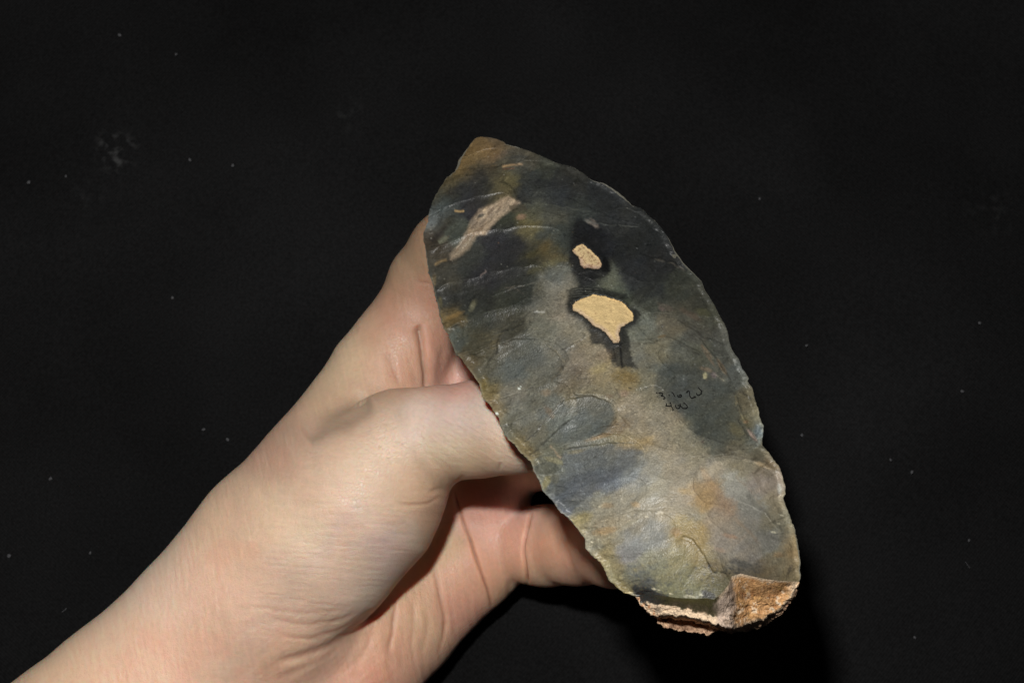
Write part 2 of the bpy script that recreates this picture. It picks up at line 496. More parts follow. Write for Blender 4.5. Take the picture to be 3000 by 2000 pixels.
# ridges and steps that the photo shows: (points, height of the lip in cm, reach in px, side)
RIDGES = [
    ([(1310, 502), (1380, 497), (1460, 490), (1500, 474), (1600, 480)], .03, 25, 1),
    ([(1330, 585), (1360, 566), (1400, 550), (1450, 540)], .02, 25, 1),
    ([(1700, 640), (1765, 655), (1830, 662), (1900, 668), (1950, 700)], .03, 40, 1),
    ([(1850, 740), (1919, 758), (1960, 772), (2000, 790), (2010, 805)], .05, 50, 1),
    ([(1560, 825), (1505, 842), (1480, 852), (1430, 870)], .02, 30, 1),
    ([(1545, 933), (1510, 960), (1475, 970), (1458, 1000), (1457, 1030), (1440, 1050), (1412, 1090)], .03, 30, -1),
    ([(1720, 975), (1705, 990), (1680, 1010), (1640, 1030)], .02, 30, 1),
    ([(1600, 1010), (1630, 1030), (1650, 1060), (1640, 1090), (1620, 1110), (1612, 1130)], .025, 35, -1),
    ([(1666, 1151), (1700, 1155), (1740, 1158), (1775, 1170), (1800, 1185), (1806, 1210)], .05, 35, -1),
    ([(1666, 1151), (1631, 1197), (1585, 1245), (1559, 1276), (1526, 1302)], .03, 30, 1),
    ([(1684, 1222), (1656, 1240), (1608, 1286), (1572, 1317), (1544, 1340)], .03, 30, -1),
    ([(1641, 1317), (1707, 1304), (1784, 1296), (1873, 1296)], .03, 40, -1),
    ([(1571, 1392), (1610, 1391), (1645, 1378), (1640, 1360)], .03, 20, -1),
    ([(1860, 1000), (1920, 992), (1945, 985), (1975, 995), (2020, 1018), (2060, 1040)], .05, 35, 1),
    ([(2048, 985), (2070, 1018), (2100, 1058), (2130, 1100), (2150, 1130)], .05, 30, 1),
    ([(1970, 930), (2020, 960), (2060, 990), (2110, 1005), (2140, 1010)], .03, 35, 1),
    ([(2016, 1335), (2105, 1336), (2156, 1340), (2207, 1351), (2258, 1372), (2284, 1401)], .05, 45, -1),
    ([(2150, 1150), (2165, 1190), (2190, 1250), (2215, 1290)], .04, 30, 1),
    ([(1976, 1588), (2005, 1570), (2027, 1580), (2058, 1621), (2078, 1656), (2089, 1674), (2145, 1679)], .035, 35, 1),
    ([(1714, 1578), (1775, 1576), (1830, 1540), (1885, 1514)], .03, 50, 1),
    ([(1785, 1180), (1830, 1240), (1900, 1300), (2000, 1330)], .02, 60, 1),
    ([(1540, 1000), (1470, 1040), (1400, 1110)], .02, 30, 1),
    ([(1990, 690), (1900, 665), (1800, 640)], .02, 30, 1),
    ([(2290, 1560), (2240, 1500), (2180, 1470), (2120, 1450)], .02, 40, 1),
]
for pts, amp, reach, sd in RIDGES:
    i = box(px, py, pts, reach * 3)
    wx = px[i] + 3 * fbm(px[i], py[i], 18, 2, 2); wy = py[i] + 3 * fbm(px[i], py[i], 18, 3, 2)
    d, si, par = polydist(wx, wy, pts)
    d = d * si * sd
    f = np.where(d > 0, np.exp(-d / reach), np.exp(-(d / 2.5) ** 2))
    end = smooth(0, .15, par) * smooth(1, .85, par)
    H[i] += amp * f * end * 1.1

PATCH1 = [(1677, 893), (1685, 882), (1700, 878), (1720, 870), (1738, 862), (1751, 864), (1784, 871), (1805, 878), (1822, 884), (1843, 906), (1852, 916), (1857, 928),
          (1853, 939), (1828, 953), (1820, 958), (1817, 967), (1812, 974), (1817, 990), (1812, 1003), (1797, 1005), (1787, 990), (1769, 970), (1756, 961),
          (1738, 954), (1726, 939), (1700, 919), (1677, 908)]
PATCH2 = [(1677, 735), (1690, 721), (1708, 715), (1730, 732), (1755, 757), (1764, 773), (1762, 781), (1753, 787), (1738, 787), (1720, 783),
          (1710, 787), (1699, 776), (1700, 763), (1693, 750), (1682, 744)]
wxn = px + 2.6 * fbm(px, py, 9, 41, 3); wyn = py + 2.6 * fbm(px, py, 9, 42, 3)


def sdf_poly(x, y, poly):
    d, _, _ = polydist(x, y, poly, True)
    return np.where(inside(x, y, poly), -d, d)


def sd_full(poly, margin=60):
    r = np.full(px.shape, 1e3)
    i = box(px, py, poly, margin)
    r[i] = sdf_poly(wxn[i], wyn[i], poly)
    return r


sd1, sd2 = sd_full(PATCH1), sd_full(PATCH2)
for sd_ in (sd1, sd2):
    H += 0.030 * np.exp(-(np.clip(sd_ - 4, 0, None) / 9) ** 2) * (sd_ > 0) - 0.045 * smooth(4, -4, sd_)
H += (0.030 * fbm(px, py, 13, 91, 5, .65, ang=.35, stretch=1.8)) * ((sd1 < 0) | (sd2 < 0))
VEIN = [(1488, 576), (1524, 594), (1493, 617), (1470, 632), (1440, 661), (1422, 686), (1396, 690), (1373, 729), (1343, 752), (1322, 760),
        (1320, 747), (1345, 715), (1368, 680), (1379, 650), (1404, 617), (1442, 599)]
sdv = sd_full(VEIN)
H += 0.015 * fbm(px, py, 7, 15, 3, ang=-0.9, stretch=3) * smooth(6, -4, sdv)

pd = plane_depth(px, py)
VF = ray3(px, py, pd - H)
VG = VF.reshape(NT, NS, 3)
# smooth normals of the plain (unflaked) form, used only to turn photographed brightness into real surface colour
V0 = ray3(GX, GY, plane_depth(GX, GY) - lens(S2, T2, 1.0))
N0 = np.cross(np.gradient(V0, axis=1), np.gradient(V0, axis=0))
N0 /= np.linalg.norm(N0, axis=-1)[..., None] + 1e-12
N0 = np.where(N0[..., 2:3] < 0, -N0, N0)
N0[:, 1] = N0[:, 3]; N0[:, 0] = N0[:, 3]
E0 = delight(V0.reshape(-1, 3), N0.reshape(-1, 3))

SAMP = """1409,410,85,70,48;1390,440,95,75,45;1440,430,90,72,55;1360,470,90,72,40;1420,460,92,76,52;1500,450,78,70,55;1550,460,75,68,52
1345,500,80,66,40;1400,480,75,70,58;1500,475,72,72,62;1600,490,62,62,50;1680,510,50,48,40;1320,540,72,64,42;1380,503,70,62,45;1450,505,60,56,45
1400,525,45,45,45;1290,580,60,56,42;1340,560,50,52,50;1360,575,42,44,48;1420,570,50,50,42;1310,600,60,66,64;1280,620,62,68,68;1480,540,82,76,50
1470,570,78,70,50;1560,540,50,52,48;1650,540,48,48,45;1540,570,50,52,52;1620,570,52,54,52;1750,570,45,45,42;1400,590,48,46,48;1260,650,90,95,95
1300,650,58,56,48;1340,690,68,72,64;1270,700,60,52,42;1300,740,62,56,46;1480,650,55,58,48;1560,610,72,72,58;1620,620,72,72,62;1550,660,90,82,50
1700,620,60,62,55;1800,650,48,48,44;1900,680,42,42,38;1450,700,40,40,42;1500,720,42,42,42;1600,690,55,60,58;1650,700,55,60,56;1600,730,75,66,42
1560,760,55,54,42;1620,770,78,72,50;1700,700,30,30,32;1750,700,38,38,38;1850,720,42,42,38;1950,740,45,44,40;1380,760,50,52,48;1300,800,62,60,52
1420,800,42,42,44;1500,820,45,46,42;1620,810,88,90,86;1640,850,105,100,88;1720,810,40,42,40;1790,830,85,86,70;1850,800,50,50,48;1900,850,50,50,44
2000,850,60,60,48;2050,870,62,60,48;1300,870,50,50,46;1400,880,45,46,42;1500,880,52,54,46;1590,900,90,88,78;1640,900,110,102,88;1560,860,50,52,46
1800,870,70,74,60;1900,900,72,72,58;2000,920,72,68,54;2080,930,70,68,52;1320,940,90,76,48;1400,930,60,62,54;1500,940,68,66,54;1600,960,95,94,82
1660,970,105,100,86;1900,960,100,100,86;1870,940,98,100,88;1960,950,88,80,62;2050,970,76,72,60;2100,980,75,72,60;1340,990,68,72,66;1400,1000,72,68,52
1480,1010,76,74,64;1550,1030,78,80,74;1640,1020,92,90,80;1700,1060,112,102,86;1740,1040,115,105,85;1760,1090,135,120,88;1880,1050,98,96,84
1930,1020,105,98,76;1990,1030,84,82,68;2060,1040,80,78,62;2120,1040,78,76,64;1360,1070,82,72,52;1430,1090,80,78,66;1500,1080,78,82,78
1600,1090,86,86,78;1680,1110,98,90,74;1830,1120,112,98,66;1880,1110,100,96,78;1960,1100,86,88,80;2050,1110,82,78,62;2140,1100,82,82,72
1420,1140,100,88,56;1500,1150,102,98,86;1580,1150,88,86,74;1700,1170,110,102,80;1780,1130,112,105,85;1840,1180,135,125,105;1920,1150,108,102,84
2000,1150,80,82,78;2080,1160,80,80,70;2180,1180,88,82,64;1440,1200,106,94,68;1520,1220,98,97,86;1620,1190,88,90,84;1700,1220,90,94,90
1750,1200,100,96,82;1850,1240,135,125,105;1950,1230,118,110,92;2050,1230,72,76,70;2120,1220,80,80,68;2200,1240,96,90,70;1480,1260,92,90,76
1560,1280,92,90,78;1650,1250,94,98,92;1750,1260,92,96,90;1820,1280,125,112,82;1900,1290,130,118,95;2000,1280,112,106,88;2100,1290,76,78,70
2170,1270,90,88,70;2210,1270,105,112,110;1530,1310,108,96,66;1620,1330,92,92,78;1700,1320,94,94,84;1780,1310,100,92,66;1860,1310,145,128,92
1950,1320,135,124,102;2050,1330,112,106,88;2150,1320,92,87,73;2230,1320,80,76,62;1600,1380,96,96,84;1680,1370,98,100,90;1760,1350,95,98,92
1850,1350,100,100,96;1900,1360,125,125,118;1980,1370,148,138,120;2080,1380,140,130,115;2180,1360,105,98,80;2250,1360,88,80,65
1620,1430,95,98,90;1700,1420,88,92,98;1780,1400,88,92,98;1860,1400,115,120,122;1920,1430,148,145,130;2000,1450,158,145,125;2080,1430,150,125,90
2150,1420,125,125,118;2230,1420,118,108,98;2280,1420,110,100,88;1640,1470,85,90,100;1700,1480,98,100,98;1760,1480,135,130,112
1850,1470,148,142,125;1950,1480,152,142,122;2060,1460,165,138,95;2120,1480,140,120,100;2200,1470,113,113,106;2280,1470,112,104,85
1700,1530,140,130,98;1780,1550,150,135,108;1850,1530,150,140,118;1950,1540,150,140,118;2020,1520,148,138,115;2100,1540,140,126,105
2180,1540,116,111,101;2260,1530,108,102,85;2300,1530,100,96,80;1740,1590,138,132,112;1800,1580,140,130,100;1850,1590,128,130,130
1920,1570,135,134,125;1990,1560,150,132,88;2040,1570,148,128,82;2120,1590,135,125,112;2200,1590,112,108,99;2270,1590,95,98,95
2320,1600,110,95,68;1770,1640,142,130,95;1840,1620,120,118,118;1900,1640,118,116,98;1980,1630,130,120,85;2060,1620,125,112,78
2130,1630,118,112,100;2200,1630,100,95,88;2280,1640,95,88,70;2330,1650,100,88,65;1800,1690,120,112,80;1860,1690,105,105,92
1930,1690,110,108,85;2000,1690,112,108,82;2060,1690,105,98,72;2110,1660,95,85,62;2180,1665,78,72,60;2250,1680,82,72,54
2320,1690,92,82,60;1830,1725,115,100,60;1880,1725,60,62,65;1950,1725,105,104,80;2030,1735,102,104,80;2100,1725,88,84,62"""


def parse(txt):
    return np.array([[float(v) for v in q.split(",")] for q in txt.replace("\n", ";").split(";") if q.strip()])


def shepard(x, y, S, sig):
    num = np.zeros((len(x), 3)); den = np.zeros(len(x))
    C = lin(S[:, 2:5]) ** 0.5
    for k in range(len(S)):
        d2 = (x - S[k, 0]) ** 2 + (y - S[k, 1]) ** 2
        w = np.exp(-d2 / (2 * sig * sig)) + 1e-4 / (1 + d2 / 400.0) ** 2
        num += w[:, None] * C[k]; den += w
    return (num / den[:, None]) ** 2


x, y = px, py
wa = 14 * fbm(x, y, 60, 51, 4, 0.6, ang=-0.5, stretch=1.6) + 15 * fbm(x, y, 13, 53, 4, 0.75, ang=-0.5, stretch=1.7)
wb = 14 * fbm(x, y, 60, 52, 4, 0.6, ang=-0.5, stretch=1.6) + 15 * fbm(x, y, 13, 54, 4, 0.75, ang=-0.5, stretch=1.7)
SP = parse(SAMP)
vmax = SP[:, 2:5].max(1)
SP[:, 2:5] *= (1 + .17 * smooth(62, 90, vmax) * smooth(150, 118, vmax))[:, None]
PAINT = shepard(x + wa, y + wb, SP, 21.0)


def blend(i, c, al):
    al = np.clip(al, 0, 1)[:, None]
    PAINT[i] = PAINT[i] * (1 - al) + lin(c) * al


def poly_f(poly, c, soft=6, al=1.0, warp=6, ws=22, seed=1):
    i = box(x, y, poly, soft * 2 + warp * 2)
    X1 = x[i] + 1.5 * warp * fbm(x[i], y[i], ws, seed, 5, 0.75); Y1 = y[i] + 1.5 * warp * fbm(x[i], y[i], ws, seed + 50, 5, 0.75)
    d = sdf_poly(X1, Y1, poly)
    blend(i, c, al * smooth(soft, -soft, d))


def line_f(pts, c, w=3, al=1.0, warp=2.5, ws=12, seed=1, brk=0.0, taper=True, curved=True):
    if curved and len(pts) > 2:
        pts = spline(pts, 5)
    i = box(x, y, pts, w * 4 + warp * 2 + 4)
    if not len(i):
        return
    X1 = x[i] + warp * fbm(x[i], y[i], ws, seed, 2); Y1 = y[i] + warp * fbm(x[i], y[i], ws, seed + 50, 2)
    d, _, par = polydist(X1, Y1, pts)
    a = np.exp(-(d / w) ** 2)
    if taper:
        a *= smooth(0, .12, par) * smooth(1, .88, par)
    if brk:
        a *= smooth(brk - .25, brk + .1, vn(x[i] / 9, y[i] / 9, seed + 9))
    blend(i, c, al * a)


def spot_f(cx, cy, r, c, al=1.0, ry=None, ang=0, seed=1, soft=.5):
    ry = ry or r
    R = max(r, ry)
    i = box(x, y, [(cx, cy)], R * 2.2)
    if not len(i):
        return
    dx, dy = x[i] - cx, y[i] - cy
    u = dx * math.cos(ang) + dy * math.sin(ang); v = -dx * math.sin(ang) + dy * math.cos(ang)
    d = np.hypot(u / r, v / ry) + 0.62 * fbm(x[i], y[i], R * .6, seed, 6, .8)
    blend(i, c, al * smooth(1 + soft, 1 - soft, d))


poly_f([(1409, 396), (1470, 408), (1510, 432), (1460, 452), (1400, 470), (1350, 492), (1325, 505), (1350, 455), (1378, 415)], (104, 84, 50), 10, .6, 6, 30, 71)
# large tones with crisp borders
poly_f([(1700, 1312), (1790, 1300), (1850, 1306), (1884, 1330), (1852, 1368), (1800, 1395), (1750, 1425), (1715, 1465), (1680, 1490), (1640, 1498),
        (1600, 1440), (1592, 1400), (1650, 1380), (1650, 1330)], (90, 94, 95), 9, .75, 9, 40, 5)
spot_f(1700, 1425, 45, (82, 86, 92), .3, 28, -.6, 3); spot_f(1790, 1395, 40, (84, 88, 96), .35, 16, -.5, 4)
poly_f([(1884, 1332), (1900, 1345), (1860, 1400), (1800, 1430), (1750, 1460), (1720, 1465), (1790, 1410), (1852, 1368)], (128, 134, 132), 12, .35, 6, 30, 6)
poly_f([(1930, 1085), (2010, 1062), (2100, 1105), (2150, 1150), (2180, 1235), (2212, 1275), (2228, 1300), (2170, 1290), (2100, 1285), (2055, 1270), (2030, 1212),
        (1960, 1180), (1915, 1140)], (72, 75, 68), 10, .62, 12, 40, 7)
poly_f([(1685, 1160), (1740, 1162), (1790, 1182), (1802, 1215), (1790, 1250), (1740, 1275), (1690, 1290), (1640, 1300), (1610, 1290), (1650, 1245), (1690, 1215)],
       (86, 91, 88), 6, .6, 6, 30, 8)
poly_f([(1790, 1577), (1850, 1537), (1900, 1515), (1950, 1535), (1948, 1590), (1900, 1612), (1862, 1634), (1830, 1622), (1805, 1600)], (126, 127, 124), 12, .38, 7, 30, 9)
poly_f([(1900, 1300), (1990, 1330), (2060, 1345), (2150, 1345), (2080, 1400), (2010, 1440), (1990, 1500), (1900, 1500), (1800, 1560), (1730, 1560), (1700, 1520), (1790, 1460), (1870, 1400), (1895, 1350)], (158, 150, 130), 14, .45, 10, 50, 63)
poly_f([(2080, 1480), (2150, 1520), (2210, 1600), (2180, 1640), (2110, 1600), (2070, 1540)], (140, 130, 116), 14, .4, 10, 50, 64)
spot_f(1850, 1620, 30, (106, 106, 110), .5, 18, -.3, 12)
poly_f([(1630, 1340), (1612, 1336), (1590, 1338), (1605, 1350), (1640, 1360), (1650, 1362), (1648, 1350)], (128, 122, 92), 3, .8, 2, 10, 10)
poly_f([(1590, 1352), (1620, 1353), (1638, 1368), (1645, 1378), (1610, 1391), (1572, 1391), (1562, 1370)], (78, 80, 72), 3, .75, 3, 10, 11)
poly_f([(1590, 800), (1660, 775), (1690, 800), (1700, 835), (1672, 870), (1665, 915), (1590, 920), (1560, 880), (1560, 840)], (104, 101, 88), 10, .45, 10, 40, 13)
poly_f([(1605, 770), (1660, 765), (1680, 790), (1640, 830), (1590, 820)], (76, 82, 80), 9, .5, 8, 30, 14)
# dark halo of the cream inclusions
poly_f([(1688, 640), (1740, 650), (1762, 680), (1778, 740), (1792, 790), (1765, 818), (1705, 835), (1680, 800), (1664, 765), (1675, 700)], (30, 30, 30), 8, .85, 7, 20, 15)
poly_f([(1770, 750), (1785, 775), (1786, 795), (1768, 800), (1760, 786)], (14, 14, 14), 4, .9, 3, 10, 16)
i = np.nonzero(sd1 < 30)[0]
k = smooth(26, 6, sd1[i] + 10 * smooth(1740, 1850, x[i]) * smooth(930, 880, y[i])) * smooth(-2, 3, sd1[i] + 3)
blend(i, (34, 34, 32), .92 * k)
poly_f([(1660, 850), (1700, 838), (1765, 842), (1830, 862), (1850, 880), (1780, 868), (1740, 860), (1690, 880), (1664, 905)], (38, 39, 36), 5, .8, 5, 14, 17)
for k in range(9):
    yy = 843 + k * 3.6
    line_f([(1668 + 3 * k % 7, yy + 2), (1710, yy - 1), (1760 - 5 * (k % 3), yy + 2)], (84, 84, 74) if k % 2 else (22, 22, 20), 1.4, .7, 2, 16, 100 + k, .4)
poly_f([(1723, 958), (1730, 1010), (1766, 1013), (1787, 1039), (1792, 1062), (1820, 1078), (1865, 1080), (1853, 1044), (1843, 1013), (1840, 967), (1820, 960), (1790, 990), (1760, 965)],
       (44, 44, 41), 6, .9, 7, 16, 18)
line_f([(1817, 1000), (1819, 1040), (1823, 1082)], (16, 16, 15), 3.2, .95, 1, 12, 19)
line_f([(1797, 1010), (1799, 1030), (1803, 1055)], (20, 20, 19), 2, .7, 1, 12, 20)
line_f([(1857, 905), (1870, 915), (1878, 928)], (28, 28, 27), 5, .7, 2, 12, 21)
# cream vein near the tip
i = np.nonzero(sdv < 10)[0]
vc = fbm(x[i], y[i], 9, 31, 4, .6, ang=-0.85, stretch=3)
k = smooth(8, -6, sdv[i]) * np.where(y[i] > 690, .55, .95) * (0.75 + .35 * vc)
blend(i, (174, 152, 126), k)
k = smooth(2, -5, sdv[i]) * smooth(.05, .4, fbm(x[i], y[i], 8, 35, 3, .6, ang=-0.85, stretch=2.5)) * .6
blend(i, (196, 172, 138), k * (y[i] < 700))
k = smooth(2, -5, sdv[i]) * smooth(.1, .5, fbm(x[i], y[i], 10, 37, 3, .6, ang=-0.85, stretch=4)) * .5
blend(i, (104, 82, 62), k)
spot_f(1408, 632, 10, (62, 62, 58), .8, 5, -.4, 3)
poly_f([(1488, 600), (1535, 598), (1545, 615), (1500, 625)], (66, 60, 48), 4, .6, 3, 8, 22)
spot_f(1527, 635, 13, (138, 112, 88), .9, 8, -.3, 2)
line_f([(1468, 489), (1500, 483), (1535, 481)], (150, 122, 86), 3.5, .9, 1, 12, 23)
line_f([(1470, 496), (1510, 493)], (100, 62, 48), 2, .6, 1, 12, 24)
line_f([(1330, 617), (1345, 619), (1362, 618)], (170, 140, 90), 3, .9, 1, 12, 25)
line_f([(1284, 712), (1300, 702), (1312, 690)], (112, 112, 92), 7, .8, 2, 12, 26)
line_f([(1300, 690), (1330, 665), (1370, 640)], (76, 80, 70), 10, .6, 2, 12, 27)
line_f([(1272, 778), (1290, 766), (1312, 762)], (118, 98, 66), 4, .8, 1, 12, 28)
line_f([(1270, 790), (1300, 770), (1330, 764)], (40, 38, 34), 3, .6, 1, 12, 29)
line_f([(1310, 660), (1280, 690), (1262, 712)], (40, 36, 34), 7, .6, 2, 12, 30)
spot_f(1740, 655, 16, (118, 104, 88), .85, 8, .8, 5); spot_f(1722, 648, 8, (140, 130, 112), .7, 5, .6, 6)
line_f([(1545, 500), (1500, 478), (1440, 492), (1380, 502)], (42, 40, 34), 2.5, .5, 2, 20, 31)
line_f([(1400, 490), (1450, 478), (1500, 460), (1560, 462)], (58, 58, 52), 4, .5, 2, 20, 32)
line_f([(1460, 530), (1500, 550), (1520, 590)], (44, 42, 30), 4, .6, 3, 12, 33)
line_f([(1510, 575), (1535, 588), (1560, 596)], (34, 34, 36), 5, .6, 3, 12, 34)
# ochre and olive films
for (cx, cy, r, ry, an, c, al, sd) in [
    (1595, 722, 26, 12, -.7, (92, 78, 46), .5, 1), (1560, 745, 22, 9, -.4, (72, 66, 40), .6, 2), (1620, 768, 26, 9, -.3, (98, 92, 62), .6, 3),
    (1570, 790, 26, 8, -.4, (74, 70, 44), .5, 4), (1560, 665, 28, 17, -.2, (84, 78, 52), .45, 5), (1330, 925, 24, 7, -.45, (128, 102, 58), .85, 6),
    (1315, 945, 22, 10, -.3, (92, 76, 44), .6, 7), (1385, 895, 8, 16, .4, (112, 108, 82), .7, 8), (1272, 820, 6, 20, 0, (96, 82, 56), .7, 9),
    (1290, 885, 6, 14, 0, (84, 78, 52), .7, 10), (1330, 975, 14, 26, .5, (84, 92, 88), .6, 11), (1450, 1010, 12, 22, .4, (104, 92, 62), .5, 12),
    (1760, 1075, 28, 8, -.35, (158, 142, 98), .6, 13), (1755, 1088, 24, 6, -.3, (162, 146, 100), .5, 14), (1830, 1105, 40, 18, .1, (116, 96, 50), .65, 15),
    (1770, 1040, 26, 16, 0, (120, 100, 80), .4, 16), (1690, 1085, 24, 16, .3, (78, 70, 62), .4, 17), (1828, 1152, 12, 10, 0, (150, 126, 102), .8, 18),
    (1785, 1160, 12, 6, 0, (120, 100, 80), .5, 19), (1418, 1125, 9, 22, .1, (108, 92, 46), .7, 20), (1440, 1180, 14, 8, .6, (112, 94, 66), .6, 21),
    (1600, 1150, 14, 10, 0, (140, 118, 90), .5, 22), (1608, 1205, 20, 9, .9, (132, 110, 84), .5, 23), (1760, 1278, 44, 7, -.3, (148, 122, 84), .7, 24),
    (1810, 1250, 34, 20, -.4, (132, 108, 76), .6, 25), (1860, 1300, 44, 15, -.1, (152, 130, 88), .6, 26), (1893, 1288, 24, 8, -.4, (170, 148, 104), .6, 27),
    (1690, 1322, 24, 6, -.2, (122, 112, 80), .6, 28), (1600, 1412, 10, 22, .5, (142, 132, 84), .7, 29), (1625, 1400, 12, 16, .2, (96, 92, 70), .5, 30),
    (1545, 1318, 26, 12, .6, (124, 108, 70), .5, 31), (1700, 1520, 34, 14, -.4, (160, 146, 96), .6, 32), (1770, 1555, 38, 10, -.15, (168, 138, 94), .6, 33),
    (1780, 1480, 18, 9, 0, (168, 138, 96), .5, 34), (1862, 1478, 14, 8, .2, (180, 148, 100), .5, 35), (2075, 1405, 12, 34, -.5, (170, 138, 98), .4, 36),
    (2060, 1450, 40, 26, .7, (172, 142, 98), .48, 37), (2110, 1450, 34, 10, 1.0, (146, 120, 98), .3, 38), (2010, 1440, 24, 9, .2, (176, 150, 102), .5, 39),
    (2000, 1530, 30, 22, .2, (158, 138, 84), .55, 40), (2045, 1565, 26, 30, .1, (152, 128, 78), .55, 41), (1980, 1558, 16, 12, .3, (164, 128, 84), .5, 42),
    (2140, 1570, 22, 6, .2, (166, 120, 82), .4, 43), (2160, 1260, 30, 16, .8, (104, 96, 66), .5, 44), (2190, 1235, 22, 12, .8, (110, 100, 66), .5, 45),
    (2185, 1235, 7, 5, 0, (150, 118, 84), .7, 46), (2204, 1275, 5, 20, -.65, (164, 142, 128), .85, 47), (2222, 1262, 12, 18, 0, (98, 110, 114), .7, 48),
    (2262, 1362, 24, 10, .5, (118, 98, 68), .5, 49), (2235, 1362, 26, 5, .4, (150, 128, 92), .6, 50), (2215, 1395, 8, 30, -.5, (100, 88, 70), .4, 51),
    (2283, 1432, 6, 16, -.1, (170, 168, 158), .6, 52), (2190, 1480, 40, 14, .5, (116, 116, 108), .25, 53), (2230, 1560, 44, 14, .6, (104, 102, 92), .3, 54),
    (2160, 1600, 34, 14, .1, (124, 120, 114), .2, 55), (2110, 1610, 18, 6, .3, (160, 136, 116), .5, 56), (2090, 1655, 24, 12, .3, (102, 86, 56), .5, 57),
    (2165, 1648, 26, 10, .4, (72, 72, 74), .6, 58), (2200, 1660, 30, 8, .3, (78, 74, 66), .5, 59), (2320, 1620, 18, 14, .3, (122, 100, 66), .5, 60),
    (2280, 1625, 14, 8, 0, (136, 110, 76), .5, 61), (2315, 1665, 5, 14, .4, (64, 58, 52), .6, 62), (2128, 1700, 10, 18, .5, (100, 92, 68), .5, 63),
    (1900, 1700, 26, 9, .1, (88, 92, 96), .45, 64), (1950, 1690, 30, 12, 0, (128, 120, 84), .4, 65), (1810, 1660, 22, 18, .3, (146, 130, 92), .5, 66),
    (1905, 1650, 26, 8, -.4, (132, 122, 86), .4, 67), (1870, 1665, 24, 9, -.3, (124, 112, 84), .4, 68), (1990, 1640, 34, 18, .2, (130, 122, 86), .4, 69),
    (2020, 920, 34, 8, .5, (98, 80, 62), .5, 70), (1950, 900, 22, 8, .4, (100, 84, 66), .5, 71), (1938, 905, 10, 6, .4, (112, 92, 78), .6, 72),
    (2060, 915, 20, 10, .3, (88, 84, 52), .5, 73), (1940, 985, 12, 4, -.3, (132, 108, 70), .7, 74), (2115, 1075, 6, 26, -.55, (122, 102, 74), .7, 75),
    (2078, 1050, 4, 30, -.62, (118, 98, 74), .6, 76), (2066, 1100, 6, 9, 0, (172, 160, 112), .9, 77), (2092, 1098, 9, 7, .6, (118, 102, 98), .8, 78),
    (2070, 1082, 18, 6, .3, (132, 110, 84), .6, 79), (1910, 1075, 20, 16, 0, (100, 102, 92), .4, 80), (1480, 800, 60, 26, -.5, (38, 38, 40), .45, 81),
    (1500, 700, 60, 40, -.4, (38, 38, 40), .5, 82), (1880, 790, 80, 30, .3, (40, 40, 38), .35, 83), (1450, 950, 60, 14, -.4, (48, 50, 46), .4, 84),
    (1340, 870, 40, 14, -.4, (42, 44, 42), .4, 85), (1600, 540, 50, 14, .2, (44, 45, 44), .5, 86), (1570, 640, 30, 8, .2, (88, 86, 70), .4, 87),
    (1640, 600, 40, 8, .3, (44, 46, 48), .4, 88), (1300, 600, 16, 26, .5, (70, 78, 78), .5, 89), (1330, 560, 30, 10, -.5, (38, 38, 40), .5, 90)]:
    spot_f(cx, cy, r, c, al, ry, an, sd * 7 + 2)
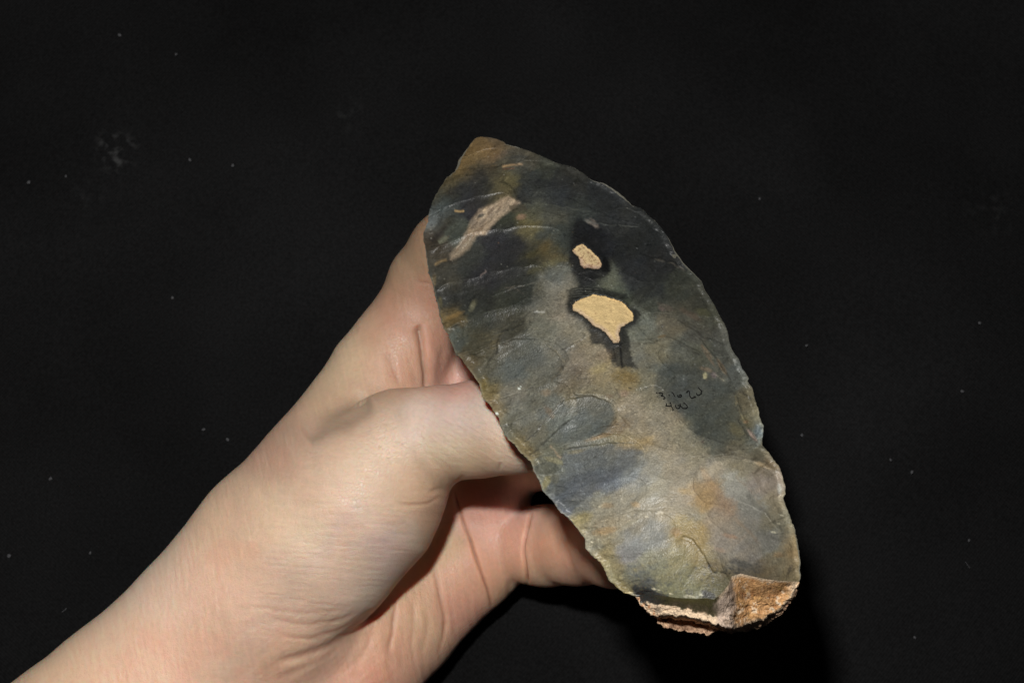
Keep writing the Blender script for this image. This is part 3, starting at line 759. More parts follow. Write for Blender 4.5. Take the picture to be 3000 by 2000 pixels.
# ridge lines: pale crests with a dark rim alongside
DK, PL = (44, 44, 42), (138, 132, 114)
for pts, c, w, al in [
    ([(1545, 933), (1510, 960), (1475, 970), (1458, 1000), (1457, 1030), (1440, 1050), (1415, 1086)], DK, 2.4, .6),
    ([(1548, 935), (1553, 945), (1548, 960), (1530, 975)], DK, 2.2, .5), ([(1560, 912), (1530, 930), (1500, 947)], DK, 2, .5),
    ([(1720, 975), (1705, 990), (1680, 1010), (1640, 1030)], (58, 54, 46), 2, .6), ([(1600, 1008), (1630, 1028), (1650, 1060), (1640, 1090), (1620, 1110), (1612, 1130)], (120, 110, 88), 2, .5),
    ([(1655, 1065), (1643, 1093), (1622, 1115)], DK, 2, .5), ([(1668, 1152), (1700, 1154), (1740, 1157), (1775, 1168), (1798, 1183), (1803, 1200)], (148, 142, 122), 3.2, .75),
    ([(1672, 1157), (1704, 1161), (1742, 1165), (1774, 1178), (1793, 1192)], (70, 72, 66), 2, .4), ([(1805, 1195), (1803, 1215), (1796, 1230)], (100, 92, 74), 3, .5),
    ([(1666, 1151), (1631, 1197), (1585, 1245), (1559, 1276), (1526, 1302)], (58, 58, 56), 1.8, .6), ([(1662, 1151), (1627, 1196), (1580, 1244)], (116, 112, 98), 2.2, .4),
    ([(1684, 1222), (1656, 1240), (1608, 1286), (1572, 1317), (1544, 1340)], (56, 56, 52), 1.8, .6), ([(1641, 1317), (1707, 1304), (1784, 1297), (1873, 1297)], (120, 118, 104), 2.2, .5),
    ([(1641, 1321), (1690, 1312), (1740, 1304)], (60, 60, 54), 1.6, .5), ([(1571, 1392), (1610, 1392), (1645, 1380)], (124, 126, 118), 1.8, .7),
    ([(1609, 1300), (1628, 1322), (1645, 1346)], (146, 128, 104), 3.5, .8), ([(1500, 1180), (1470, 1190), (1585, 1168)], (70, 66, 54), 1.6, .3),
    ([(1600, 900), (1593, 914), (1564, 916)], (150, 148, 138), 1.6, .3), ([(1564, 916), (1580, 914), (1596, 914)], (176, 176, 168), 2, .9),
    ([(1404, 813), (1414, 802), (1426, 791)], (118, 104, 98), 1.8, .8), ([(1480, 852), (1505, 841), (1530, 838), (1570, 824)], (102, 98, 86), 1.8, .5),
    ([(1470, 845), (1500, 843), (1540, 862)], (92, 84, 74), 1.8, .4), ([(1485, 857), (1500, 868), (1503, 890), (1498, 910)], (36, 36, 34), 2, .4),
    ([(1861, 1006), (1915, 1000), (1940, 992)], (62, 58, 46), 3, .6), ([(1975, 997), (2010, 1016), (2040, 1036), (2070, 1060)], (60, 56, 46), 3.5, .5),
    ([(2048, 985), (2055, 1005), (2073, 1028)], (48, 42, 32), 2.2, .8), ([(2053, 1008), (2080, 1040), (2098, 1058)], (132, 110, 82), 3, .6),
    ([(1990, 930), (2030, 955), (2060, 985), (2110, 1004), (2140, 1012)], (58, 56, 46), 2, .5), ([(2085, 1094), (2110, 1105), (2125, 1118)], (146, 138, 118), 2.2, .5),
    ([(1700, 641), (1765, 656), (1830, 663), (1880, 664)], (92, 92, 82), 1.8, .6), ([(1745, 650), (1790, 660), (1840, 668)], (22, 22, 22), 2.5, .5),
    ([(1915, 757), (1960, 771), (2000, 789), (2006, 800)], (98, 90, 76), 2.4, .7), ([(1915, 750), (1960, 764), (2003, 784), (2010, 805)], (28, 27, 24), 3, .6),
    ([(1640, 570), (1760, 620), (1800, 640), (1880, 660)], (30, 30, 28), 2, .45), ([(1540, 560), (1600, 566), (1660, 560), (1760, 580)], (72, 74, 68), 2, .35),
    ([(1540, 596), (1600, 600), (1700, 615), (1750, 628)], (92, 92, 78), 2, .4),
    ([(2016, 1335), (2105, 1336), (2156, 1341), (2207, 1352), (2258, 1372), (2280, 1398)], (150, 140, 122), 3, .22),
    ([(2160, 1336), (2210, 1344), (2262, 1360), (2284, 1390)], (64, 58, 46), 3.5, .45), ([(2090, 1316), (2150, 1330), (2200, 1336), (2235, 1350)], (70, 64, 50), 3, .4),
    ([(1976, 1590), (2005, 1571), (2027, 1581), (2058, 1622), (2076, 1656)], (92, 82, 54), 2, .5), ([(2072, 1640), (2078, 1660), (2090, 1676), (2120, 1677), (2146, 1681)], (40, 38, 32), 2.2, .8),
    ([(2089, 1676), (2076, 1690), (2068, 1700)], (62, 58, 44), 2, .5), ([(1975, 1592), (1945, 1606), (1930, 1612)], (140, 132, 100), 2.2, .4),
    ([(1714, 1577), (1775, 1577), (1830, 1541), (1885, 1514)], (164, 160, 138), 2.4, .5), ([(1915, 1503), (1930, 1499), (1945, 1503)], (212, 204, 186), 2.4, .8),  # near-white stroke here and the next one: glints put into the colour
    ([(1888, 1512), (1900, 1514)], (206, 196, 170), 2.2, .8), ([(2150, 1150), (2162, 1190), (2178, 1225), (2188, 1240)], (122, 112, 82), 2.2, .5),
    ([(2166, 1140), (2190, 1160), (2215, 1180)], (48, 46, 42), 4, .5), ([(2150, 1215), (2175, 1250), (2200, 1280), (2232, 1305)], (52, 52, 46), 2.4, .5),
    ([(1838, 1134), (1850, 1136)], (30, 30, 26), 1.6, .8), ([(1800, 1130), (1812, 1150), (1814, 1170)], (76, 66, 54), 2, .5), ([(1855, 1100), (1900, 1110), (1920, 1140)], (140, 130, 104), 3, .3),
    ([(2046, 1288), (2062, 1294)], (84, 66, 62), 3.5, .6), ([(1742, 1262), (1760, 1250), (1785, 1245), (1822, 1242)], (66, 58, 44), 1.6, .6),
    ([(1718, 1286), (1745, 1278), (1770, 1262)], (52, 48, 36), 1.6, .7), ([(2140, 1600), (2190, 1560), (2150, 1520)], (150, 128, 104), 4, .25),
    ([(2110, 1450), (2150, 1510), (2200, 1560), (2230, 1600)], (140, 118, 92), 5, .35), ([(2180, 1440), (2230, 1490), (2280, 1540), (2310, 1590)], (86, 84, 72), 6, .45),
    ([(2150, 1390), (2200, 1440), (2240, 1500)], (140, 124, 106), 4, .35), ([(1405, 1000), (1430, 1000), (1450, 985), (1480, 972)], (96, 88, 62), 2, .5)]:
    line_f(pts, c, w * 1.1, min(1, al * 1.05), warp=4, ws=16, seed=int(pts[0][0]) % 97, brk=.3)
# dark stain, glassy chips and painted white glints on the lower crest
poly_f([(1848, 1718), (1862, 1712), (1890, 1722), (1920, 1730), (1960, 1744), (1960, 1762), (1900, 1748), (1866, 1748)], (38, 40, 46), 5, .92, 6, 12, 61)
for k in range(150):
    cx, cy = rs.uniform(1835, 2110), rs.uniform(1650, 1745)
    spot_f(cx, cy, rs.uniform(2, 7), (72, 78, 84) if rs.random() < .65 else (140, 130, 88), rs.uniform(.15, .5), rs.uniform(2, 5), rs.uniform(-1, 1), k)
for k in range(60):
    cx, cy = rs.uniform(2120, 2230), rs.uniform(1640, 1680)
    spot_f(cx, cy, rs.uniform(2, 6), (66, 66, 64), rs.uniform(.2, .5), rs.uniform(2, 4), .3, k)
poly_f([(2060, 1728), (2090, 1735), (2100, 1750), (2080, 1756), (2055, 1745)], (44, 46, 52), 4, .8, 5, 9, 62)
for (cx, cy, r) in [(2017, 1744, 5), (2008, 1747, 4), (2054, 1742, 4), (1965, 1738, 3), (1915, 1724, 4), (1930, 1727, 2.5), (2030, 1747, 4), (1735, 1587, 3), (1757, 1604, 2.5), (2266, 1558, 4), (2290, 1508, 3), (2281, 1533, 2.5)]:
    spot_f(cx, cy, r * 1.6, (196, 188, 160), .8, r * .7, .2, int(cx))  # small bright glints painted as pale spots
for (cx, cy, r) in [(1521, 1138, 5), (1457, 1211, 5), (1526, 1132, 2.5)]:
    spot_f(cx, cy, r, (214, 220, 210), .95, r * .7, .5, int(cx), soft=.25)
# small pale and rusty flecks
fl = np.random.default_rng(5)
for k in range(420):
    cx, cy = fl.uniform(1260, 2330), fl.uniform(450, 1720)
    u = fl.random()
    c = (150, 148, 136) if u < .6 else ((112, 84, 62) if u < .68 else (52, 50, 46))
    spot_f(cx, cy, fl.uniform(1.2, 2.6), c, fl.uniform(.2, .6), fl.uniform(1, 2), fl.uniform(-1.5, 1.5), k, soft=.5)
# overall mottling, streaks along the flaking direction, grain
PAINT = PAINT * .86 + .14 * PAINT.mean(1)[:, None] * np.array([1.03, 1.0, .93])
ch = smooth(7, 1.0, np.minimum(np.abs(polydist(x, y, LEFT)[0]), np.abs(polydist(x, y, RIGHT)[0])) - 2 * fbm(x, y, 12, 88, 2)) * smooth(.35, .6, vn(x / 13, y / 13, 89))
blend(slice(None), (128, 122, 102), ch * .42 * smooth(450, 1000, y) * np.where(S2.ravel() > .5, smooth(1000, 1300, y), 1))
qp = 1 - .6 * smooth(1290, 1420, y) * smooth(1780, 1880, x)
sp1 = qp * smooth(.22, .5, fbm(x, y, 5.5, 75, 3, .75, ang=-.6, stretch=1.5)); sp2 = qp * smooth(.25, .5, fbm(x, y, 6.5, 76, 3, .75, ang=-.6, stretch=1.5))
PAINT = PAINT * (1 + .38 * sp1 - .30 * sp2)[:, None]
pale = smooth(1290, 1420, y) * smooth(1780, 1880, x + .35 * (y - 1400)) * smooth(1720, 1640, y)
PAINT = PAINT * (1 + (.10 * pale))[:, None]
m = np.exp((1 - .6 * pale) * 0.20 * fbm(x, y, 34, 71, 4, .65, ang=-.6, stretch=2.0) + 0.14 * fbm(x, y, 9, 72, 4, .7, ang=-.6, stretch=1.8) + 0.13 * fbm(x, y, 3.2, 73, 2, .7))
wr = fbm(x, y, 26, 74, 4, .6, ang=-.6, stretch=1.6) * .07
HL = fbm(x, y, 2.4, 95, 2, .6); PAINT = PAINT * (1 + .45 * smooth(.5, .8, HL))[:, None]
PAINT = PAINT * m[:, None] * np.stack([1 + wr, 1 + wr * .3, 1 - wr], -1)
bk = fbm(x, y, 15, 96, 4, .75, ang=-.75, stretch=3.2)
PAINT *= (1 + .16 * bk)[:, None]
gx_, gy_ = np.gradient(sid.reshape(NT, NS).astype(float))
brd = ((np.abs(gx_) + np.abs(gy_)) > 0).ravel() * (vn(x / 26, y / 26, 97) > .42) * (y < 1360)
PAINT[brd] = PAINT[brd] * 1.16 + .004          # worn, paler crests between flake scars, with ridge glints put into the colour
shf = np.roll(brd.reshape(NT, NS), 2, 0).ravel() * (vn(x / 30, y / 30, 98) > .5); PAINT[shf] *= .72  # darker line painted beside each crest as its shade
tone = np.random.default_rng(3).uniform(.90, 1.10, len(SCARS) + 1)
PAINT *= np.where(y < 1400, tone[sid], 1.0)[:, None]
lr_ = smooth(1950, 2020, x) * smooth(1320, 1370, y)
ll_ = smooth(1740, 1800, x) * smooth(1470, 1520, y)
PAINT[:, 2] = PAINT[:, 2] * (1 - lr_) + lr_ * np.minimum(PAINT[:, 2], .86 * PAINT[:, 1])
PAINT[:, 2] = PAINT[:, 2] * (1 - ll_) + ll_ * np.minimum(PAINT[:, 2], .95 * PAINT[:, 1])
PAINT[:, 0] = PAINT[:, 0] * (1 - lr_) + lr_ * np.maximum(PAINT[:, 0], 1.04 * PAINT[:, 1])
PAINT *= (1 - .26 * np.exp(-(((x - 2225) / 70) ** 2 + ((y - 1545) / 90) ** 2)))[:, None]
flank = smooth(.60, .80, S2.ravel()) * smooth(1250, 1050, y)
PAINT *= 1 - flank[:, None] * np.array([.22, .17, .06])  # upper right flank darkened in the colour, as shading of the form
crk = np.abs(fbm(x + 20 * fbm(x, y, 60, 83, 2), y, 46, 84, 3, .5, ang=-.7, stretch=2.2))
PAINT *= (1 - .22 * smooth(.035, .0, crk) * smooth(.35, .6, vn(x / 70, y / 70, 85)))[:, None]
KF = 1.14
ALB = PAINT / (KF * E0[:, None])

ORI_B = to_world(ray3(np.array(1990.0), np.array(1600.0), 30.5))
blade_root = bpy.data.objects.new("flint_blade", None)
col.objects.link(blade_root)
blade_root.location = ORI_B
blade_root["label"] = "large leaf-shaped grey and olive flaked flint blade with orange cortex at its butt end"
blade_root["category"] = "stone tool"

ids = np.arange(NT * NS).reshape(NT, NS)
FQ = np.stack([ids[:-1, :-1], ids[1:, :-1], ids[1:, 1:], ids[:-1, 1:]], -1).reshape(-1, 4)
c1 = sd1[FQ].mean(1) < 0; c2 = sd2[FQ].mean(1) < 0
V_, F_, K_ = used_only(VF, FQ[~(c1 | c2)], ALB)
# back face: same edges, bulging the other way
NSb, NTb = 85, 161
jb = np.round(np.linspace(0, NT - 1, NTb)).astype(int); ib = np.round(np.linspace(0, NS - 1, NSb)).astype(int)
bx, by = GX[jb][:, ib], GY[jb][:, ib]
hb = lens(S2[jb][:, ib], T2[jb][:, ib], 1.0) + .03 * fbm(bx, by, 60, 33, 4)
hb *= smooth(0, .02, S2[jb][:, ib] * (1 - S2[jb][:, ib]))
VBk = ray3(bx, by, plane_depth(bx, by)) - PN * hb[..., None]
eb = hb.ravel() < 1e-6
VBk = VBk.reshape(-1, 3)
idb = np.arange(NTb * NSb).reshape(NTb, NSb)
FB = np.stack([idb[:-1, :-1], idb[:-1, 1:], idb[1:, 1:], idb[1:, :-1]], -1).reshape(-1, 4)
cb = lin((92, 90, 80)) * np.exp(.35 * fbm(bx.ravel(), by.ravel(), 90, 44, 4))[:, None]
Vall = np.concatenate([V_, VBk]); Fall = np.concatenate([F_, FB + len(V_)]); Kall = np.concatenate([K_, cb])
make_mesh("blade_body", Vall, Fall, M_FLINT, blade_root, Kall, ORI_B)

for nm, sel, sdx, pc, cc, lab in [
    ("cortex_patch", c1, sd1, (205, 178, 128), (196, 172, 142), "large cream cortex patch shaped like a fan with a short stem"),
    ("cortex_patch", c2, sd2, (196, 172, 130), (176, 150, 128), "small speckled cream cortex patch nearer the tip")]:
    V2, F2, x2, y2, s2, e2 = used_only(VF, FQ[sel], px, py, sdx, E0)
    C = np.tile(lin(pc), (len(V2), 1))
    q = smooth(-16, -3, s2) * smooth(-.3, .4, (y2 - y2.mean()) / 60 - (x2 - x2.mean()) / 160 + .4 * fbm(x2, y2, 20, 3, 3))
    C = C * (1 - q[:, None]) + lin(cc) * q[:, None]
    C *= np.exp(.26 * fbm(x2, y2, 12, 4, 5, .75, ang=.3, stretch=2))[:, None]
    sp = smooth(.30, .5, fbm(x2, y2, 5, 6, 3, .7)) * (.35 + .5 * q)
    if nm and s2 is not None and "small" in lab:
        sp = smooth(.15, .35, fbm(x2, y2, 5, 6, 3, .7)) * .7
    C = C * (1 - sp[:, None]) + lin((120, 84, 60)) * sp[:, None]
    o = make_mesh(nm, V2, F2, M_PATCH, blade_root, C / (KF * e2[:, None]), ORI_B)
    o["label"] = lab

# butt end: dark chipped band, cream rim, crevice, crumbly ledge and the orange weathered facet
NR = [10, 26, 5, 12, 10]
front_d = (pd - H).reshape(NT, NS)[-1]
sb = np.linspace(0, 1, NS)


def curve_on(pts, dz):
    kx = np.interp(sb, bs, [p[0] for p in pts]); ky = np.interp(sb, bs, [p[1] for p in pts])
    dd = np.interp(sb, bs, dz)
    return kx, ky, dd


taper = np.array([0, .5, .8, 1, 1, 1, 1, 1, 1, 1, 1, .9, .65, .25, 0])
k0 = (GX[-1], GY[-1], np.zeros(NS))
k1 = curve_on(C1, np.array([.3, .3, .32, .35, .4, .4, .36, .3, .18, .25, .36, .36, .34, .3, .2]) * taper)
k2 = curve_on(C2, np.array([.5, .45, .5, .5, .42, .42, .36, .3, .30, .62, .78, .8, .8, .7, .5]) * taper)
kr = curve_on(CR, np.array([.6, .7, .9, 1.3, 1.4, 1.3, 1.1, .9, .9, 1.0, 1.1, 1.1, 1.0, .9, .6]) * taper)
k3 = curve_on(C3, np.array([.8, .9, 1.0, 1.0, 1.0, .95, 1.2, 1.1, 1.1, 1.3, 1.4, 1.3, 1.2, 1.1, .8]) * taper)
k4 = (k3[0] * .97 + 2000 * .03, k3[1] - 60 * np.interp(sb, bs, taper), np.interp(sb, bs, taper) * 2.2)
rows = []
KK = [k0, k1, k2, kr, k3, k4]
lev = []
for a_, (u, w) in enumerate(zip(KK, KK[1:])):
    for r in range(NR[a_] if a_ < 5 else 1):
        f = r / NR[a_]
        rows.append([u[j] * (1 - f) + w[j] * f for j in range(3)]); lev.append(a_ + f)
rows.append(list(k4)); lev.append(5.0)
R = np.array(rows)                                  # rows, 3, NS
lev = np.array(lev)[:, None] * np.ones((1, NS))
ex, ey = R[:, 0], R[:, 1]
edge = smooth(0, .03, sb) * smooth(1, .97, sb)
amp = (.03 + .055 * smooth(0.6, 1.4, lev) * smooth(2060, 2000, ex) + .03 * smooth(2080, 2140, ex) + .14 * smooth(3.0, 3.6, lev)) * smooth(0, .6, lev) * edge[None]
ns = fbm(ex, ey, 26, 61, 6, .68, ang=.25, stretch=1.8) + .5 * np.abs(fbm(ex, ey, 40, 66, 4, .6)) - .25 * np.exp(-((ex - 2139) / 16) ** 2) * vn(ey / 12, ex * 0, 3)
dish = .16 * smooth(2150, 2200, ex) * smooth(2330, 2280, ex) * np.exp(-((lev - 1.1) / .6) ** 2)
ed = front_d[None] + R[:, 2] - amp * ns + dish - .03 * smooth(1.5, 2.0, lev) * smooth(2.0, 1.9, lev)
exj = ex + 9 * smooth(0.3, 1.2, lev) * edge[None] * fbm(ex, ey + 300, 16, 62, 4, .6); eyj = ey + 9 * smooth(0.3, 1.2, lev) * edge[None] * fbm(ex + 500, ey, 16, 63, 4, .6)
VE = ray3(exj, eyj, ed).reshape(-1, 3)
# colours of the butt end
x, y = exj.ravel(), eyj.ravel(); lv = lev.ravel(); xx = x + 16 * fbm(x, y, 22, 3, 5, .7); yy_ = y
PAINT = np.tile(lin((204, 180, 152)), (len(x), 1))
n8 = fbm(x, y, 13, 8, 5, .7, ang=.2, stretch=1.6); n3 = fbm(x, y, 5, 9, 3, .7)
band = smooth(1.10, .94, lv + .5 * n8) * smooth(2118, 2096, xx)
blend(slice(None), (66, 62, 42), band)
blend(slice(None), (104, 98, 56), band * np.exp(-((xx - 2020) / 60) ** 2) * smooth(.7, .2, lv) * .8)
blend(slice(None), (36, 38, 42), band * smooth(1970, 1900, xx) * .8)
orange = smooth(2140, 2160, xx) * smooth(2.02, 1.85, lv + .05 * n8) * smooth(.02, .16, lv + .05 * n3)
blend(slice(None), (188, 142, 94), orange * .95)
blend(slice(None), (206, 164, 106), orange * smooth(0, .5, n8) * .8)
blend(slice(None), (164, 112, 70), orange * smooth(.1, .55, fbm(x, y, 16, 12, 4, .6)) * .8)
blend(slice(None), (222, 200, 172), orange * smooth(.12, .34, fbm(x, y, 17, 14, 5, .7)) * .85)
blend(slice(None), (96, 66, 42), orange * smooth(.4, .6, fbm(x, y, 9, 15, 4, .7, ang=-.5, stretch=2)) * .8)
blend(slice(None), (222, 200, 172), smooth(2140, 2150, xx) * smooth(.14, .03, lv) * .9)
blend(slice(None), (214, 194, 168), smooth(2300, 2330, xx) * .7)
fold = smooth(2090, 2110, xx) * smooth(2160, 2142, xx) * smooth(.05, .3, lv)
blend(slice(None), (176, 156, 142), fold * .8)
blend(slice(None), (112, 92, 72), fold * smooth(.1, .5, n8) * .8)
blend(slice(None), (84, 80, 76), smooth(.3, .55, n8) * smooth(1.0, 1.1, lv) * smooth(2.0, 1.9, lv) * smooth(2100, 2080, xx) * .5)
blend(slice(None), (178, 118, 72), smooth(.1, .4, fbm(x, y, 14, 19, 4, .6)) * smooth(1.0, 1.1, lv) * smooth(2.0, 1.9, lv) * smooth(1960, 1940, xx) * .8)
blend(slice(None), (96, 92, 86), np.exp(-((np.hypot(x - 1928, (y - 1787) * 1.2)) / 9) ** 2) * .7)
crumb = smooth(2.0, 2.3, lv)
blend(slice(None), (168, 134, 108), crumb * .85)
blend(slice(None), (198, 168, 136), crumb * smooth(0, .45, n8) * .8)
blend(slice(None), (92, 58, 40), crumb * smooth(.05, .5, fbm(x, y, 10, 22, 4, .6, ang=.3, stretch=2)) * .7)
PAINT *= np.exp(.30 * n3)[:, None]
ALB = PAINT * 1.12
nr = len(R)
idE = np.arange(nr * NS).reshape(nr, NS)
FE = np.stack([idE[:-1, :-1], idE[1:, :-1], idE[1:, 1:], idE[:-1, 1:]], -1).reshape(-1, 4)
isb = band[FE].mean(1) > .5
V2, F2, K2 = used_only(VE, FE[~isb], ALB)
o = make_mesh("cortex_rind", V2, F2, M_CORTEX, blade_root, K2, ORI_B)
o["label"] = "cream and rust orange weathered cortex on the butt end"
V2, F2, K2 = used_only(VE, FE[isb], ALB)
o = make_mesh("chipped_band", V2, F2, M_FLINT, blade_root, K2, ORI_B)
o["label"] = "dark glassy chipped band above the cream cortex"

# the pen-written find number
INK = [
    [(1922, 1149), (1926, 1152)], [(1929, 1151), (1934, 1149.5), (1940, 1151), (1941.5, 1154), (1937, 1159), (1942, 1159.5), (1948, 1164), (1945, 1168), (1943, 1166)],
    [(1958.5, 1156), (1962, 1158)],
    [(1967, 1149), (1971, 1150), (1974, 1156), (1978, 1162)], [(1984, 1157), (1987, 1161.5), (1993, 1162), (1997, 1158.5), (1993, 1156), (1988, 1159)],
    [(2011, 1150), (2014, 1146), (2019, 1145.5), (2020, 1153), (2021.5, 1160), (2026, 1165.5), (2032, 1164), (2036, 1161.5), (2039, 1164)],
    [(2040, 1151), (2043, 1156.5), (2048, 1157), (2053, 1153), (2057, 1152)], [(2046, 1134), (2050, 1140), (2056, 1145), (2053, 1150)],
    [(1951, 1180), (1953, 1184), (1950.5, 1188), (1960, 1189), (1967, 1188.5)], [(1962, 1178), (1965, 1181), (1966, 1187), (1969, 1194), (1972, 1199), (1970, 1202)],
    [(1979, 1185), (1980, 1192), (1985, 1196), (1990, 1194), (1993, 1188), (1992, 1182)], [(1985, 1187), (1993, 1188), (1998, 1193), (2004, 1196), (2011, 1195), (2013.5, 1190), (2009, 1184), (2003, 1179)],
]


def surf_at(qx, qy):
    j = np.argmin((px - qx) ** 2 + (py - qy) ** 2)
    return (pd - H)[j]


V_ink, F_ink = [], []
for st in INK:
    pts = spline(st, 8) if len(st) > 2 else spline([st[0], st[1]], 4)
    pts = [tuple(p) for p in pts]
    Vs = []
    dd = [surf_at(*p) for p in pts]
    for k, (qx, qy) in enumerate(pts):
        a = pts[max(0, k - 1)]; c = pts[min(len(pts) - 1, k + 1)]
        tx, ty = c[0] - a[0], c[1] - a[1]; l = math.hypot(tx, ty) + 1e-6
        w = 1.35 + .2 * math.sin(qx * 1.7 + qy)
        d = min(dd[max(0, k - 1):k + 2]) - .032
        Vs.append(ray3(qx - ty / l * w, qy + tx / l * w, d)); Vs.append(ray3(qx + ty / l * w, qy - tx / l * w, d))
    b0 = len(V_ink)
    V_ink += Vs
    for k in range(len(pts) - 1):
        F_ink.append((b0 + 2 * k, b0 + 2 * k + 1, b0 + 2 * k + 3, b0 + 2 * k + 2))
o = make_mesh("ink_number", np.array(V_ink), np.array(F_ink), M_INK, blade_root, None, ORI_B)
o["label"] = "small handwritten black ink number on the right half"

# ------------------------------------------------------------------ the hand and forearm (one continuous surface)
ARM = [[(-260, 2560, 34.2, 2.35), (40, 2325, 34.9, 2.30), (368, 2056, 35.5, 2.10), (612, 1834, 35.8, 2.04), (806, 1590, 35.9, 2.02), (998, 1386, 36.1, 1.88)],
       [(-60, 2800, 34.2, 2.3), (300, 2500, 34.9, 2.2), (640, 2230, 35.7, 2.1), (960, 1985, 36.6, 1.9), (1110, 1822, 37.3, 1.6)],
       [(120, 2420, 34.8, 2.2), (520, 2060, 35.6, 2.1), (800, 1830, 36.1, 1.95), (940, 1720, 36.4, 1.6)]]
THUMB = [[(640, 1880, 35.7, 1.8), (800, 1740, 35.1, 1.95), (930, 1600, 34.85, 2.0), (1055, 1455, 34.8, 1.98), (1120, 1370, 34.75, 1.68), (1185, 1300, 34.6, 1.28)],
         [(1185, 1300, 34.6, 1.28), (1290, 1272, 34.3, 1.13), (1400, 1256, 33.8, 1.11), (1500, 1248, 33.2, 1.07), (1620, 1235, 32.8, 1.02), (1740, 1215, 32.6, .92)]]
PALM = [[(995, 1378, 36.3, 1.84), (1066, 1230, 36.8, 1.6), (1124, 1108, 37.05, 1.42), (1184, 1008, 37.1, 1.28), (1214, 955, 37.2, 1.16)],
        [(1214, 955, 37.2, 1.16), (1258, 830, 36.9, 1.04), (1318, 735, 36.3, 1.0), (1400, 645, 36.3, .92), (1470, 640, 36.4, .75)],
        [(930, 1720, 37.2, 1.6), (1120, 1480, 37.6, 1.5), (1290, 1250, 38.0, 1.35), (1400, 1110, 38.1, 1.15)],
        [(1400, 1110, 38.1, 1.15), (1560, 960, 37.3, 1.0), (1700, 860, 36.2, .92), (1790, 830, 35.4, .8)],
        [(1000, 1760, 37.4, 1.4), (1250, 1540, 38.3, 1.2), (1430, 1365, 38.5, 1.1)],
        [(1430, 1365, 38.5, 1.1), (1600, 1318, 37.3, .96), (1740, 1240, 36.2, .88), (1850, 1170, 35.2, .8)],
        [(1090, 1880, 37.3, 1.7), (1180, 1800, 37.6, 1.58), (1285, 1712, 37.9, 1.42), (1385, 1640, 38.0, 1.30), (1456, 1600, 38.0, 1.13)],
        [(1350, 1440, 38.1, 1.1), (1436, 1450, 38.0, 1.02), (1436, 1560, 38.0, 1.05)],
        [(1490, 1600, 37.8, .96), (1600, 1597, 37.2, 1.02), (1690, 1597, 36.2, .97), (1800, 1605, 34.7, .92), (1900, 1590, 33.4, .85), (1960, 1560, 32.6, .75)]]


def smin(a, b, k):
    h = np.clip(0.5 + 0.5 * (b - a) / k, 0, 1)
    return b * (1 - h) + a * h - k * h * (1 - h)


def chain(P, ch, k=.25):
    r = None
    C = [(ray3(np.array(float(a)), np.array(float(b)), c), rad) for a, b, c, rad in ch]
    for (a, ra), (b, rb) in zip(C, C[1:]):
        ab = b - a; t_ = np.clip(((P - a) @ ab) / (ab @ ab), 0, 1)
        d = np.linalg.norm(P - a - t_[..., None] * ab, axis=-1) - (ra + (rb - ra) * t_)
        r = d if r is None else smin(r, d, k)
    return r


def hand_sdf(P):
    qx, qy, _ = to_px(P)
    arm = None
    for c in ARM:
        d = chain(P, c); arm = d if arm is None else smin(arm, d, .9)
    th = smin(chain(P, THUMB[0], .5), chain(P, THUMB[1], .3), .35)
    pal = None
    for n_, c in enumerate(PALM):
        d = chain(P, c, .3)
        kk = .12 if n_ in (8,) else (.5 if n_ in (0, 2, 4, 6) else .3)
        pal = d if pal is None else smin(pal, d, kk)
    body = smin(arm, pal, .7)
    kt = .10 + .9 * smooth(1150, 820, qx) * smooth(1250, 1500, qy + .4 * (1150 - qx)) + .25 * smooth(1120, 1000, qx)
    return smin(body, th, kt)


vs = .115
lo_, hi_ = np.array([-16.5, -13.5, -40.5]), np.array([5.2, 4.2, -31.0])
nx, ny, nz = [int((h - l) / vs) + 1 for l, h in zip(lo_, hi_)]
ax = [lo_[i] + vs * np.arange(n) for i, n in enumerate((nx, ny, nz))]
Dg = np.empty((nx, ny, nz), np.float32)
for i in range(nx):
    yy, zz = np.meshgrid(ax[1], ax[2], indexing='ij')
    P = np.stack([np.full(yy.shape, ax[0][i]), yy, zz], -1)
    Dg[i] = hand_sdf(P)


